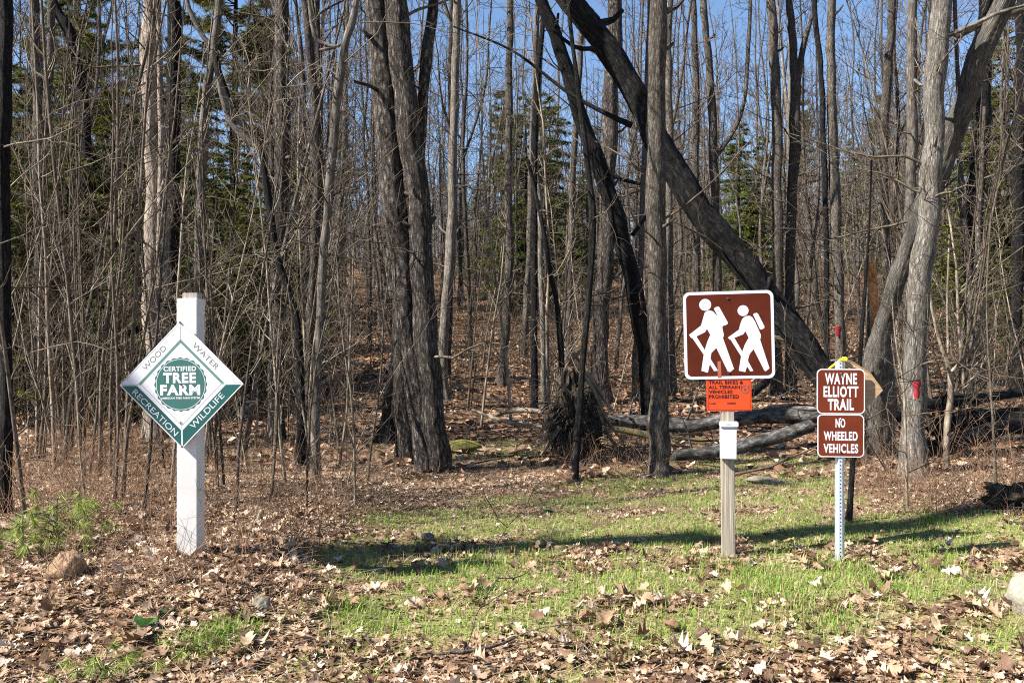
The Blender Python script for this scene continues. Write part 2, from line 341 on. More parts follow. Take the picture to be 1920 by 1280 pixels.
# ------------------------------------------------------------------ big traced trees
CONF_PTS = []
def trunk_tube(tb, pts3, rad, ridges=.05, flare=0.0, k=None, step=None):
    pts3 = np.asarray(pts3); L = np.linalg.norm(np.diff(pts3, axis=0), axis=1).sum()
    k = k or (36 if rad[0] > .09 else 20 if rad[0] > .05 else 12)
    n = max(6, int(L / (step or (.06 if rad[0] > .09 else .12))))
    D = spline(np.column_stack([pts3, rad]), n)
    pts, rr = D[:, :3].copy(), np.maximum(D[:, 3], .004)
    s = np.linspace(0, L, n)
    ph = [R.uniform(0, 6.28) for _ in range(8)]
    pts[:, 0] += rr * .10 * np.sin(s * 1.7 + ph[0]) + rr * .08 * np.sin(s * 4.3 + ph[1])
    if ridges and rad[0] > .04 and L > 2:
        for f_ in (.55, 1.15, 2.3): pts[:, 0] += rr * (.055 / f_ ** .5) * np.sin(s * f_ * 2.6 + R.uniform(0, 6.28)); pts[:, 1] += rr * (.08 / f_ ** .5) * np.sin(s * f_ * 2.2 + R.uniform(0, 6.28))
        for f_ in (1.7, 3.9, 8.1): rr = rr * (1 + .035 * np.sin(s * f_ + R.uniform(0, 6.28)))
        for q_ in range(int(L * .45)):
            j = R.randrange(n // 8, n - 2); a = R.uniform(0, 6.28); dv = np.array((math.cos(a), math.sin(a), R.uniform(0, .8))); ls = rr[j] * R.uniform(1.4, 3.0); w0 = rr[j] * R.uniform(.12, .3)
            p_ = [pts[j] + dv * rr[j] * .6, pts[j] + dv * ls * .7, pts[j] + dv * ls + (0, 0, ls * .2), pts[j] + dv * ls * 1.01 + (0, 0, ls * .21)]
            tb.add(p_, [w0 * 1.5, w0, w0 * .8, .0005], 7)
    th = np.arange(k) / k * 2 * math.pi
    A = np.zeros((n, k))
    for i, (nf, am) in enumerate(((3, .5), (5, .4), (9, .35), (13, .35))):
        A += am * np.sin(nf * th[None] + ph[i + 2] + 0.35 * np.sin(s * (2.1 + .9 * i) + ph[i])[:, None] + s[:, None] * R.uniform(-.12, .12))
    A += N.normal(0, .35, (n, k))
    RR = rr[:, None] * (1 + ridges * A)
    if flare:
        e = np.exp(-s / (flare * .9))[:, None]
        RR *= 1 + e * (.45 + .30 * np.sin(4 * th[None] + ph[6]) + .18 * np.sin(7 * th[None] + ph[7]))
    tb.add(pts, RR, k)
    return pts, rr
def make_tree(name, label, trace, base_py=None, depth=None, H=13, m=BARK, group=None, nbr=10, side=6, extra=(), ridges=.05, flare=.25,
              cat='tree', lean_up=True, crown=True, twmat=TWIG, depth_drift=0.0, dens=1.0, dd0=0):
    """trace: [(px, py, width_px)...] bottom to top; extra: further stems / boughs traced in the same way"""
    bx, by, bw = trace[0]
    d = depth or gd(bx, base_py or by)
    base = P(bx, by, d)
    base[2] = gz(base[0], d)
    root = empty(name, base, label, cat, group)
    pts = []; rad = []
    for i, (x, y, wpx) in enumerate(trace):
        p = P(x, y, d + depth_drift * i / max(1, len(trace) - 1))
        if i == 0: p[2] = gz(p[0], p[1]) - .06
        pts.append(p); rad.append(wpx * .5 / F * p[1])
    if trace[-1][1] <= 5 and lean_up:
        dirv = unit(pts[-1] - pts[-2]); z = pts[-1][2]; p = pts[-1].copy(); r0 = rad[-1]
        while p[2] < H:
            dirv = unit(dirv + np.array((R.gauss(0, .05), R.gauss(0, .05), .12)))
            p = p + dirv * 1.6; pts.append(p.copy()); rad.append(max(.012, r0 * (H - p[2]) / (H - z) * .9 + .01))
    tb = Tubes()
    c, rr = trunk_tube(tb, pts, rad, ridges, flare)
    for ex in extra:
        ep = [P(x, y, d + ex_d) for (x, y, wq, *q) in ex for ex_d in [q[0] if q else 0]]
        er = [wq * .5 / F * d for (x, y, wq, *q) in ex]
        trunk_tube(tb, ep, er, ridges, 0)
    link('trunk', tb.mesh('trunk', m, base), root)
    br = Tubes(); cz = c[:, 2]
    # small low side twigs in the visible part, bigger limbs above
    for i in range(side):
        q = R.randrange(int(len(c) * .12), len(c))
        if cz[q] > 6.5: q = R.randrange(int(len(c) * .1), max(int(len(c) * .1) + 1, int(np.searchsorted(cz, 6.0))))
        a = R.uniform(0, 6.28)
        grow(br, c[q], (math.cos(a), math.sin(a), R.uniform(-.1, .5)), R.uniform(.5, 1.6), rr[q] * .12 + .004, 1, 3, dens, .05, .2, .0028)
    if crown and cz[-1] > 6:
        hi = np.where(cz > min(max(4.5, cz[-1] * .38, EYE + .4 * d + .4), cz[-1] * .8))[0]
        for i in range(nbr):
            q = R.choice(list(hi)); a = R.uniform(0, 6.28)
            L = (H - cz[q]) * .35 + 1.0
            grow(br, c[q], (math.cos(a), math.sin(a), R.uniform(.4, 1.1)), L, rr[q] * .4, 1, 3, .55, .12, .16, .004)
    if br.g: link('crown', br.mesh('crown', twmat, base), root)
    return root, c, rr

make_tree('maple_tree', 'pair of thick grey furrowed trunks rising side by side from one base', [(818, 887, 52), (812, 790, 46), (803, 640, 43), (790, 480, 43), (776, 320, 42), (760, 160, 43), (742, 0, 42)], H=17, m=BARK_FURROW,
          extra=[[(800, 893, 42, .02), (783, 760, 40, .05), (765, 610, 42, .1), (746, 440, 46, .12), (728, 260, 46, .12), (716, 100, 46, .1), (703, -10, 44, .1), (690, -300, 40)],
                 [(777, 420, 24, .15), (790, 250, 22, .2), (801, 110, 22, .2), (812, -10, 20, .2), (830, -300, 14)],
                 [(735, 188, 12, .05), (712, 172, 8, 0), (690, 160, 7, -.1), (664, 153, 6, -.2)],
                 [(735, 560, 16, .2), (722, 400, 14, .25), (708, 240, 10, .3), (700, 160, 8, .3)]], nbr=16, side=5, ridges=.045)
make_tree('bare_tree', 'short dark trunk close behind the pair of thick grey trunks', [(762, 868, 40), (755, 760, 34), (752, 640, 26), (742, 420, 16), (735, 200, 12), (730, 0, 9)], H=10, m=BARK_FURROW, nbr=6)
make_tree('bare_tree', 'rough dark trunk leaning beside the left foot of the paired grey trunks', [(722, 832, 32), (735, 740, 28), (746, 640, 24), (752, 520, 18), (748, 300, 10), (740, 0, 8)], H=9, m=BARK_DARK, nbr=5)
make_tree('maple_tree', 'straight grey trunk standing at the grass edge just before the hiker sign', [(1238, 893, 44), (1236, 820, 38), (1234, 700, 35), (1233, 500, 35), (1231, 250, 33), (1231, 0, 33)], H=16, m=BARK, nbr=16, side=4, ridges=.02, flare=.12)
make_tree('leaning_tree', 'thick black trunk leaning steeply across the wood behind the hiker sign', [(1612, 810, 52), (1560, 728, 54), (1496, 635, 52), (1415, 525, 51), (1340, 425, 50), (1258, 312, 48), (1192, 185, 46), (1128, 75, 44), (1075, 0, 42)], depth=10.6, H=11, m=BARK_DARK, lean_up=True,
          extra=[[(1165, 140, 14, .05), (1120, 95, 10, -.1), (1080, 90, 8, -.2), (1040, 60, 5, -.3)], [(1185, 235, 12, 0), (1130, 210, 9, .1), (1060, 170, 7, .2), (960, 95, 5, .3), (850, 50, 3, .3)]], nbr=12, side=9, ridges=.05, flare=0, dens=.8)
make_tree('maple_tree', 'forked tree with pale stem sweeping outward and a snapped orange stub', [(1640, 882, 70), (1642, 800, 62), (1646, 700, 54), (1656, 620, 36), (1680, 530, 32), (1712, 435, 34), (1742, 365, 38), (1782, 275, 42), (1808, 185, 40), (1840, 90, 38), (1885, -5, 36)], depth=10.3, depth_drift=-1.5, H=14, m=BARK_PALE,
          extra=[[(1640, 700, 30, .1), (1637, 600, 24, .1), (1636, 540, 16, .1)], [(1790, 68, 16, 0), (1850, 40, 14, -.1), (1930, 15, 10, -.2)]], nbr=14, side=6, ridges=.06)
make_tree('maple_tree', 'pale grey trunk with a red paint mark below eye level', [(1712, 893, 52), (1714, 800, 42), (1718, 680, 39), (1726, 520, 38), (1738, 400, 38), (1752, 270, 37), (1757, 130, 36), (1764, 0, 35)], H=15, m=BARK_PALE, nbr=14, side=5, ridges=.02, flare=.15,
          extra=[[(1770, 70, 10, 0), (1820, 50, 9, -.1), (1870, 25, 7, -.2), (1925, 10, 5, -.2)]])
TREES = [
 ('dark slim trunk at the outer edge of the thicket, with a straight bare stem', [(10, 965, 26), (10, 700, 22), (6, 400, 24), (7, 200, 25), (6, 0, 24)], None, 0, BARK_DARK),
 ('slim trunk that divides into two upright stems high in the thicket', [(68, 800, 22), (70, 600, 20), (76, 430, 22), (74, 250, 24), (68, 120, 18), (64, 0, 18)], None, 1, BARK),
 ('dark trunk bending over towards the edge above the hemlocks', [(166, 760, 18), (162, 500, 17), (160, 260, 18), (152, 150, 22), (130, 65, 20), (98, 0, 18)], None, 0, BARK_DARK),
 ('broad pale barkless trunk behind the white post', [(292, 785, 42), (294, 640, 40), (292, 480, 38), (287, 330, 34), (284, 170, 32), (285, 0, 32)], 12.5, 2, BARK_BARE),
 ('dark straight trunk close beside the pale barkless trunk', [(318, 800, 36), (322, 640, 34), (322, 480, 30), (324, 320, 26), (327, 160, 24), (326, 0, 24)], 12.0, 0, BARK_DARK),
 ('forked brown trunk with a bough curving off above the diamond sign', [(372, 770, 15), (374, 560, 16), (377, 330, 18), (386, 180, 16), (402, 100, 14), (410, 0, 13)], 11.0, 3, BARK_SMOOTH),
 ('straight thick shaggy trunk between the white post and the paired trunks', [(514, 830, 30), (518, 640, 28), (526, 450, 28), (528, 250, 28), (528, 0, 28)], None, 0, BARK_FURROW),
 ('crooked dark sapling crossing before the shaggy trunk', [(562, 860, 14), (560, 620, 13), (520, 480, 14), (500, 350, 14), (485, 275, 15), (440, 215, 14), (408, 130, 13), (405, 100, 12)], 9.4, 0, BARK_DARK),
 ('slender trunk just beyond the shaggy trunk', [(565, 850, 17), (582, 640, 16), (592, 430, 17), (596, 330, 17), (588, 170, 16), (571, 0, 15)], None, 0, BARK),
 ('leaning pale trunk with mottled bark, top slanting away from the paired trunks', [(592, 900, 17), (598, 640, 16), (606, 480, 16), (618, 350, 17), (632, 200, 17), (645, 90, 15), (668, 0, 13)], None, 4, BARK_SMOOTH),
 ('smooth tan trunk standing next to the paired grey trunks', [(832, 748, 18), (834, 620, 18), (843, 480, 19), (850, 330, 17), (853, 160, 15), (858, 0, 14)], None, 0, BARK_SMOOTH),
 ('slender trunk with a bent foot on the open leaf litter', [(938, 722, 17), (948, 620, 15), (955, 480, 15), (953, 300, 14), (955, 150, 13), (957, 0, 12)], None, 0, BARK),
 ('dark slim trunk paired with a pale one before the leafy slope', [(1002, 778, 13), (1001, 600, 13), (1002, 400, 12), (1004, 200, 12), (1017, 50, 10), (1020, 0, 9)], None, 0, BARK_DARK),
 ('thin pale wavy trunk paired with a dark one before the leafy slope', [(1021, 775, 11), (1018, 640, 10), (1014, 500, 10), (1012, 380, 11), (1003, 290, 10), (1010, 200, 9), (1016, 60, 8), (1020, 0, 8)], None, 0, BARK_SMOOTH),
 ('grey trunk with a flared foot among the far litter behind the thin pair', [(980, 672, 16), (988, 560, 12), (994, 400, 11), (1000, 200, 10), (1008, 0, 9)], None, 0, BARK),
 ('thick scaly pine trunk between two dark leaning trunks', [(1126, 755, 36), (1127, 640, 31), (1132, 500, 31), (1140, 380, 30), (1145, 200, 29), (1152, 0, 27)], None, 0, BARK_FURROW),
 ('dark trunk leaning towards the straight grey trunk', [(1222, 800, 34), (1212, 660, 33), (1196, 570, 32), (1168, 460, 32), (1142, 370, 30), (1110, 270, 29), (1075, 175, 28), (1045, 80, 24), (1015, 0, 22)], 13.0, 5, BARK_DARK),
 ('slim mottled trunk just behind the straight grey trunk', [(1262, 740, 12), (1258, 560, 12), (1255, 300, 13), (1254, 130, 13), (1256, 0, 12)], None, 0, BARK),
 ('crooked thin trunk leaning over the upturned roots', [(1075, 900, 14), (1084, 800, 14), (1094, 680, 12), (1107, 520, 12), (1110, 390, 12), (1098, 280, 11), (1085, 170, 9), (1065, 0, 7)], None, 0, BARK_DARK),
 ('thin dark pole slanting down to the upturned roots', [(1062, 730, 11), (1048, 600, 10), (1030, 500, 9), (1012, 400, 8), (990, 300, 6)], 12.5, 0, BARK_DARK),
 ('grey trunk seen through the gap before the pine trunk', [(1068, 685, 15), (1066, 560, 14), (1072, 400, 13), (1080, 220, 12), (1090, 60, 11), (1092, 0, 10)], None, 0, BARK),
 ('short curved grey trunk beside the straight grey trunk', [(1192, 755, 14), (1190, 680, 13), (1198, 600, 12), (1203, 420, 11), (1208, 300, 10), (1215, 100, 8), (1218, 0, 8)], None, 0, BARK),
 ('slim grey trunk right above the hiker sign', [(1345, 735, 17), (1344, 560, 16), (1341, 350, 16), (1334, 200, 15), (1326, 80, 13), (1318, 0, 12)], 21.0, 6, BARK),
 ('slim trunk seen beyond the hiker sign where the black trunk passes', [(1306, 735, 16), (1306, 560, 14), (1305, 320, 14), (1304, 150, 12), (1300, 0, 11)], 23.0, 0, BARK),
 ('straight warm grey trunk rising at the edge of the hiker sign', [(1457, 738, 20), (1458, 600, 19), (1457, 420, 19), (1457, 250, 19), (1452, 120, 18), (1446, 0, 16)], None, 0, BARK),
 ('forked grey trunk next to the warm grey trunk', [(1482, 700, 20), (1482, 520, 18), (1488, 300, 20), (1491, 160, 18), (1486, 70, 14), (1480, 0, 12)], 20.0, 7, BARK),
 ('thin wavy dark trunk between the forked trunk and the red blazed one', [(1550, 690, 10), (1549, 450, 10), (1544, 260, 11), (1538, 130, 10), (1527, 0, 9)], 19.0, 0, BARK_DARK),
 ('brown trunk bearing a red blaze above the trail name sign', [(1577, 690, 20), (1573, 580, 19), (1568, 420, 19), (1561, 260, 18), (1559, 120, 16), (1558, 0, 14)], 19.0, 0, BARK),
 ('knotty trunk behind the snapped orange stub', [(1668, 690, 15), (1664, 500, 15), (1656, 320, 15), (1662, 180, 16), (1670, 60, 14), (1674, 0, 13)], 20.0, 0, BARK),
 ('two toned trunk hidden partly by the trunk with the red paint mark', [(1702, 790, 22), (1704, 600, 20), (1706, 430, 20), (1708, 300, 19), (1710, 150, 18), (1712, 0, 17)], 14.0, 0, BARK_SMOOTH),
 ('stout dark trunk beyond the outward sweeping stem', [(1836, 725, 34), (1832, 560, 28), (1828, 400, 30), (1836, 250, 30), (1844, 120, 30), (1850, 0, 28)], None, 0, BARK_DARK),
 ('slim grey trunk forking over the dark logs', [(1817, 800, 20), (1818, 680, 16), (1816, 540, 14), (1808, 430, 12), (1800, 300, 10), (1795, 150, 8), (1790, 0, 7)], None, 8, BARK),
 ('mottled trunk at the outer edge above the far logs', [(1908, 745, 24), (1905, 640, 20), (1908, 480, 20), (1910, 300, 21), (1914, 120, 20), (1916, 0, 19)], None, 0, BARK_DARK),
 ('pale forked sapling with curled dead leaves at its foot', [(1774, 880, 10), (1776, 800, 12), (1784, 740, 11), (1780, 690, 10), (1762, 640, 7), (1745, 560, 5), (1735, 430, 4), (1730, 330, 3)], None, 9, TWIG_TAN),
 ('thin straight sapling close before the red marked trunk', [(1701, 955, 5), (1698, 830, 5), (1694, 720, 4), (1680, 640, 3), (1672, 560, 2)], None, 0, TWIG_TAN),
 ('thin sapling with reddish bark by the dark earth hump', [(1868, 925, 7), (1862, 800, 5), (1856, 700, 4), (1850, 560, 3), (1858, 400, 3)], None, 0, TWIG),
 ('slim dark stem standing behind the metal post', [(1590, 995, 10), (1597, 900, 10), (1604, 800, 9), (1612, 680, 8), (1622, 540, 6), (1630, 420, 4), (1634, 300, 3)], 7.0, 0, BARK_DARK),
]
EX = {1: [[(74, 310, 16), (88, 190, 15), (95, 90, 14), (97, -10, 13), (95, -200, 10)]],
      2: [[(300, 540, 18, -.1), (302, 330, 12, -.1), (300, 160, 10, -.1), (298, -10, 9, -.1)]],
      3: [[(395, 85, 9), (378, 65, 9), (360, 30, 9), (350, -10, 8), (345, -150, 6)], [(404, 120, 10), (418, 190, 10), (440, 240, 11), (485, 278, 12)]],
      4: [[(628, 90, 8), (606, 82, 9), (590, 66, 8), (580, 0, 7), (575, -100, 6)], [(648, 80, 7), (630, 88, 7), (600, 95, 6)]],
      5: [[(1120, 290, 9), (1150, 330, 8, -.1), (1200, 345, 6, -.3)], [(1186, 440, 8), (1215, 400, 6, .2), (1235, 350, 5, .3)]],
      6: [[(1340, 300, 8), (1390, 210, 8), (1405, 60, 7), (1408, -20, 6)]],
      7: [[(1492, 180, 12), (1505, 90, 11), (1520, 40, 8), (1532, -10, 7)]],
      8: [[(1813, 560, 10), (1832, 480, 11), (1836, 400, 10), (1842, 300, 8), (1846, 200, 6)]],
      9: [[(1781, 700, 8), (1808, 672, 6, -.1), (1835, 630, 5, -.2), (1846, 560, 4, -.2)], [(1778, 660, 5), (1776, 560, 4), (1780, 440, 3)], [(1783, 740, 4), (1815, 722, 3), (1850, 690, 3)]]}
for lab, tr, dep, ex, m in TREES:
    thin = tr[0][2] <= 14 and m in (TWIG, TWIG_TAN)
    make_tree('bare_sapling' if thin else 'bare_tree', lab, tr, depth=dep, H=5 if thin else R.uniform(12, 16), m=m, extra=EX.get(ex, []) if ex else [],
              nbr=12, side=12 if tr[0][0] < 700 else 8, cat='sapling' if thin else 'tree', ridges=.035, flare=.0 if thin else .2, lean_up=tr[-1][1] <= 5, crown=not thin)

# red blazes on trunks, the orange snag
def blaze(px, py, d, wd, ht, label):
    o = P(px, py, d); tb = []
    n, k = 12, 7; V = []
    for i in range(n + 1):
        t = i / n; wv = wd * (.5 + .12 * math.sin(t * 9)) * (1 - .45 * max(0, t - .55) / .45)
        for j in range(k):
            u = (j / (k - 1) - .5) * 2
            V.append((u * wv, -.025 * math.cos(u * 1.1), ht * (.5 - t)))
    V = np.array(V); f = [[i * k + j, i * k + j + 1, (i + 1) * k + j + 1, (i + 1) * k + j] for i in range(n) for j in range(k - 1)]
    ob = link('paint_blaze', npmesh('paint_blaze', V, [f], M_REDBLAZE)); ob.location = o
    tag(ob, label, 'trail marking', 'red paint blazes on the trunks'); return ob
blaze(1718, 730, gd(1712, 893) - .135, .075, .18, 'long red paint mark on the pale grey trunk by the signs')
blaze(1571, 621, 18.87, .11, .23, 'small red paint mark on the brown trunk above the trail name sign')
tb = Tubes()
dS = 10.28
trunk_tube(tb, [P(1641, 720, dS), P(1641, 640, dS), P(1638, 560, dS), P(1636, 505, dS), P(1638, 478, dS)], [.03, .045, .05, .045, .006], .12, 0, 16)
ob = link('broken_stub', tb.mesh('broken_stub', WOOD_ORANGE)); tag(ob, 'splintered orange wood stub standing in the fork of the forked tree', 'broken branch')

# ------------------------------------------------------------------ background wood
def proto_tree(H, r0, sway, fork, nb, lvl, dens, hmin=.24, kmin=.0062):
    tb, br = Tubes(), Tubes()
    n = 9; a0 = R.uniform(0, 6.28); pts = []; rad = []
    for i in range(n):
        t = i / (n - 1)
        pts.append(np.array((math.cos(a0) * sway * math.sin(t * 2.6) + R.gauss(0, .06), math.sin(a0) * sway * math.sin(t * 2.2) + R.gauss(0, .06), H * t - (.25 if i == 0 else 0))))
        rad.append(r0 * (1 - .88 * t) + .004)
    c, rr = trunk_tube(tb, pts, rad, .05, .22, 12, .35)
    stems = [(c, rr)]
    if fork:
        q = int(len(c) * R.uniform(.25, .55)); a = R.uniform(0, 6.28); v = np.array((math.cos(a) * .38, math.sin(a) * .38, 1))
        pp = [c[q]]
        for i in range(5): v = v * (.75, .75, 1); pp.append(pp[-1] + v * (H - c[q][2]) / 5.3 + rvec() * .06)
        stems.append(trunk_tube(tb, pp, [rr[q] * .8 * (1 - .17 * i) for i in range(6)], .05, 0, 10, .4))
    for c, rr in stems:
        for i in range(nb // len(stems)):
            q = int(len(c) * R.uniform(hmin, .99)); q = min(q, len(c) - 1); a = R.uniform(0, 6.28); t = c[q][2] / H
            L = max(.7, H * .27 * (1.15 - t) * R.uniform(.5, 1.15))
            grow(br, c[q], (math.cos(a), math.sin(a), R.uniform(.25, 1.3)), L, max(rr[q] * R.uniform(.25, .5), .008), 1, lvl, dens, .14, .17, kmin)
        for i in range(9):
            q = int(len(c) * R.uniform(.08, .4)); a = R.uniform(0, 6.28)
            grow(br, c[q], (math.cos(a), math.sin(a), R.uniform(-.2, .5)), R.uniform(.8, 2.6), .012, 1, 3, dens * .6, .02, .22, kmin)
    return tb, br
protos = []
specs = [(17, .10, .5, 0, 30, 3, .8), (19, .12, .35, 1, 30, 3, .8), (15, .07, .6, 0, 26, 3, .85), (18, .10, .3, 0, 32, 3, .75), (14, .06, .7, 1, 24, 3, .85), (20, .14, .4, 1, 32, 3, .75),
         (12, .045, .6, 0, 24, 3, .9), (16, .08, .3, 0, 28, 3, .8), (13, .05, .5, 1, 24, 3, .85)]
FORMS = ['bare tree', 'stout forked bare tree', 'slim bare tree', 'tall straight bare tree', 'thin forked bare tree', 'broad forked bare tree', 'pole thin bare tree', 'narrow bare tree', 'slight forked bare tree']
for i, sp in enumerate(specs):
    tb, br = proto_tree(*sp)
    protos.append((tb.mesh('trunk', (BARK, BARK_SMOOTH, BARK, BARK_FURROW)[i % 4]), br.mesh('crown', TWIG), sp))
LM = [(10, 'the edge trunk'), (70, 'the divided slim trunk'), (166, 'the bent dark trunk'), (292, 'the barkless trunk'), (345, 'the white post'), (385, 'the forked brown trunk'), (515, 'the shaggy trunk'),
      (592, 'the mottled trunk'), (718, 'the rough dark trunk'), (800, 'the paired trunks'), (838, 'the tan trunk'), (945, 'the bent foot trunk'), (1012, 'the slim pair'), (1075, 'the upturned roots'), (1130, 'the pine trunk'),
      (1235, 'the straight grey trunk'), (1306, 'the sign edge trunk'), (1366, 'the hiker sign'), (1457, 'the warm grey trunk'), (1550, 'the wavy trunk'), (1577, 'the red blazed trunk'), (1640, 'the forked tree'),
      (1715, 'the red marked trunk'), (1780, 'the forked sapling'), (1836, 'the stout dark trunk'), (1908, 'the mottled edge trunk')]
def zone(px):
    for x, t in LM:
        if abs(px - x) < 14: return 'behind ' + t
    for (a, t), (b, u) in zip(LM, LM[1:]):
        if a < px <= b: return f'between {t[4:]} and {u[4:]}'
    return 'beyond ' + (LM[0][1] if px < 10 else LM[-1][1])
taken = [(o.location.x, o.location.y) for o in bpy.data.objects if o.type == 'EMPTY']
cnt = 0; tries = 0; USED = set()
while cnt < 225 and tries < 6000:
    tries += 1
    d = 13 + 50 * R.random() ** .75
    px = R.uniform(-120, 2040)
    if d < 17 and 850 < px < 1560: continue
    if d < 21 and 860 < px < 1290 and R.random() < .75: continue
    x = (px - 960) / F * d
    if any((x - a) ** 2 + (d - b) ** 2 < (1.1 if d < 30 else .7) ** 2 for a, b in taken): continue
    taken.append((x, d)); cnt += 1
    i = R.randrange(len(protos)) if R.random() < .45 else R.choice((2, 4, 6, 7, 8)); tm, bm_, sp = protos[i]
    zt = zone(px); near = d < 26
    while True:
        kindw = FORMS[i]; dw = 'near' if d < 20 else 'midway' if d < 31 else 'far' if d < 45 else 'very far'
        if f"{kindw} {dw} {zt}" not in USED: break
        if all(f"{k} {dw} {zt}" in USED for k in FORMS): break
        i = (i + 1) % len(protos); tm, bm_, sp = protos[i]
    USED.add(f"{kindw} {dw} {zt}"); dw = 'near' if d < 20 else 'midway' if d < 31 else 'far' if d < 45 else 'very far'
    root = empty('bare_tree', (x, d, gz(x, d)), f"{kindw} {dw} {zt}", 'tree', f"{kindw}s {dw} {zt}")
    root.rotation_euler = (R.gauss(0, .035), R.gauss(0, .045), R.uniform(0, 6.28)); s = R.uniform(.8, 1.15); root.scale = (s, s, s)
    link('trunk', tm, root); link('crown', bm_, root)
# trees beside and behind the viewer: their boughs shade the verge
for (x, y, i) in ((-11.5, 13, 1), (-13, 8.5, 5), (13, 9, 3), (12, 14, 1), (-14, 18, 0), (9.5, 11.5, 0)):
    tm, bm_, sp = protos[i]
    root = empty('bare_tree', (x, y, gz(x, y)), f"{FORMS[i]} {'beyond the thicket side' if x < 0 else 'beyond the boulder side'} of the clearing, {('first', 'second', 'third')[int(y) % 3]} row", 'tree', 'trees beside the clearing')
    root.rotation_euler = (0, 0, R.uniform(0, 6.28)); link('trunk', tm, root); link('crown', bm_, root)

# ------------------------------------------------------------------ far wooded hill: one mass
def far_wood():
    ps = []
    for i in range(7):
        tb, br = proto_tree(R.uniform(12, 17), .12, .5, i % 2, 22, 2, .55, .15, .022)
        for k_, L in br.g.items(): tb.g.setdefault(k_, []).extend(L)
        # keep it light: thin shapes with three sides
        t2 = Tubes()
        for (n, k_), L in tb.g.items():
            for (pt, rd) in L:
                if n > 12: pt, rd = pt[::8], rd[::8]
                elif n > 4: pt, rd = pt[::2], rd[::2]
                t2.add(pt, rd.mean(1), 5 if n > 12 else 3)
        ps.append(t2.arrays())
    VV, FF, BB = [], [], []; base = 0
    for i in range(1400):
        d = 60 + 120 * R.random() ** .9; x = R.uniform(-.72, .72) * d
        V, Fc, B = ps[i % 7]; a = R.uniform(0, 6.28); s = R.uniform(.62, .95) * (1 + .25 * (d > 140) * (x > 20))
        ca, sa = math.cos(a), math.sin(a)
        V2 = V @ np.array([[ca, sa, 0], [-sa, ca, 0], [0, 0, 1]]) * s + (x, d, gz(x, d) - .3)
        VV.append(V2); FF.append(Fc + base); BB.append(B); base += len(V)
    me = npmesh('far_wood', np.concatenate(VV), [np.concatenate(FF)], bark('far_wood_bark', (.08, .07, .06), (.15, .13, .115), (.23, .205, .185), 1, .2, .1), True, {'bk': ('FLOAT_VECTOR', np.concatenate(BB))})
    tag(link('far_wood', me), 'bare grey brown wood covering the far hillside', None, None, 'stuff')
far_wood()

# ------------------------------------------------------------------ evergreens
def needles(C, Dd, size, wid, n, spread=.5):
    """flat needle sprays: thin triangles fanned around points"""
    C = np.repeat(C, n, 0); Dd = np.repeat(Dd, n, 0)
    v = Dd + N.normal(0, spread, Dd.shape); v /= np.linalg.norm(v, axis=1, keepdims=True)
    s = np.cross(v, N.normal(0, 1, v.shape)); s /= np.linalg.norm(s, axis=1, keepdims=True) + 1e-9
    L = size * N.uniform(.6, 1.2, (len(C), 1)); W = wid * N.uniform(.6, 1.3, (len(C), 1))
    V = np.stack([C + s * W * .5, C - s * W * .5, C + v * L], 1)
    return V.reshape(-1, 3), np.arange(len(C) * 3).reshape(-1, 3)
def proto_conifer(H, kind):
    tb = Tubes(); C = []; D = []
    c, rr = trunk_tube(tb, [(0, 0, -.2), (.05, 0, H * .3), (-.04, .05, H * .65), (0, 0, H)], [H * .012, H * .009, H * .005, .01], .05, .15, 10, .4)
    nb = int(H * (14 if kind == 'hemlock' else 6))
    for i in range(nb):
        t = R.uniform(.04 if kind == 'hemlock' else .45, .98); a = R.uniform(0, 6.28)
        L = H * (.25 if kind == 'hemlock' else .24) * (1 - t) ** .75 + .25; L *= R.uniform(.65, 1.1)
        p = np.array((0, 0, H * t)); dv = np.array((math.cos(a), math.sin(a), .25 if kind == 'hemlock' else .15))
        pts = [p]
        for q in range(5):
            pts.append(pts[-1] + unit(dv) * L / 5); dv = dv + np.array((R.gauss(0, .08), R.gauss(0, .08), -.12 if kind == 'hemlock' else .05))
        tb.add(pts, [.018 * L * (1 - .17 * q) + .003 for q in range(6)], 3)
        for q in range(int(L * 9) + 4):
            f = R.uniform(.2, 1) * 5; j = min(int(f), 4); pp = pts[j] + (pts[j + 1] - pts[j]) * (f - j)
            sd = unit(np.array((-math.sin(a), math.cos(a), 0)) * R.choice((-1, 1)) + np.array((math.cos(a), math.sin(a), 0)) * .7 + rvec() * .2)
            ls = L * .28 * R.uniform(.4, 1.1) * (1.15 - f / 5 * .6)
            for z in range(5 if kind == 'hemlock' else 3):
                C.append(pp + sd * ls * (z + .5) / 4 + np.array((0, 0, -.06 * z * ls))); D.append(sd + np.array((0, 0, -.15)))
    return tb, np.array(C), np.array(D)
conpro = []
for H, kd, m in ((12, 'hemlock', NEEDLE), (9, 'hemlock', NEEDLE), (10, 'hemlock', NEEDLE_Y), (19, 'pine', NEEDLE)):
    tb, C, D = proto_conifer(H, kd)
    V, Fc = needles(C, D, .14 if kd == 'hemlock' else .24, .028 if kd == 'hemlock' else .03, 12 if kd == 'hemlock' else 16, .45 if kd == 'hemlock' else .8)
    conpro.append((tb.mesh('trunk', BARK_DARK), npmesh('crown', V, [Fc], m, False)))
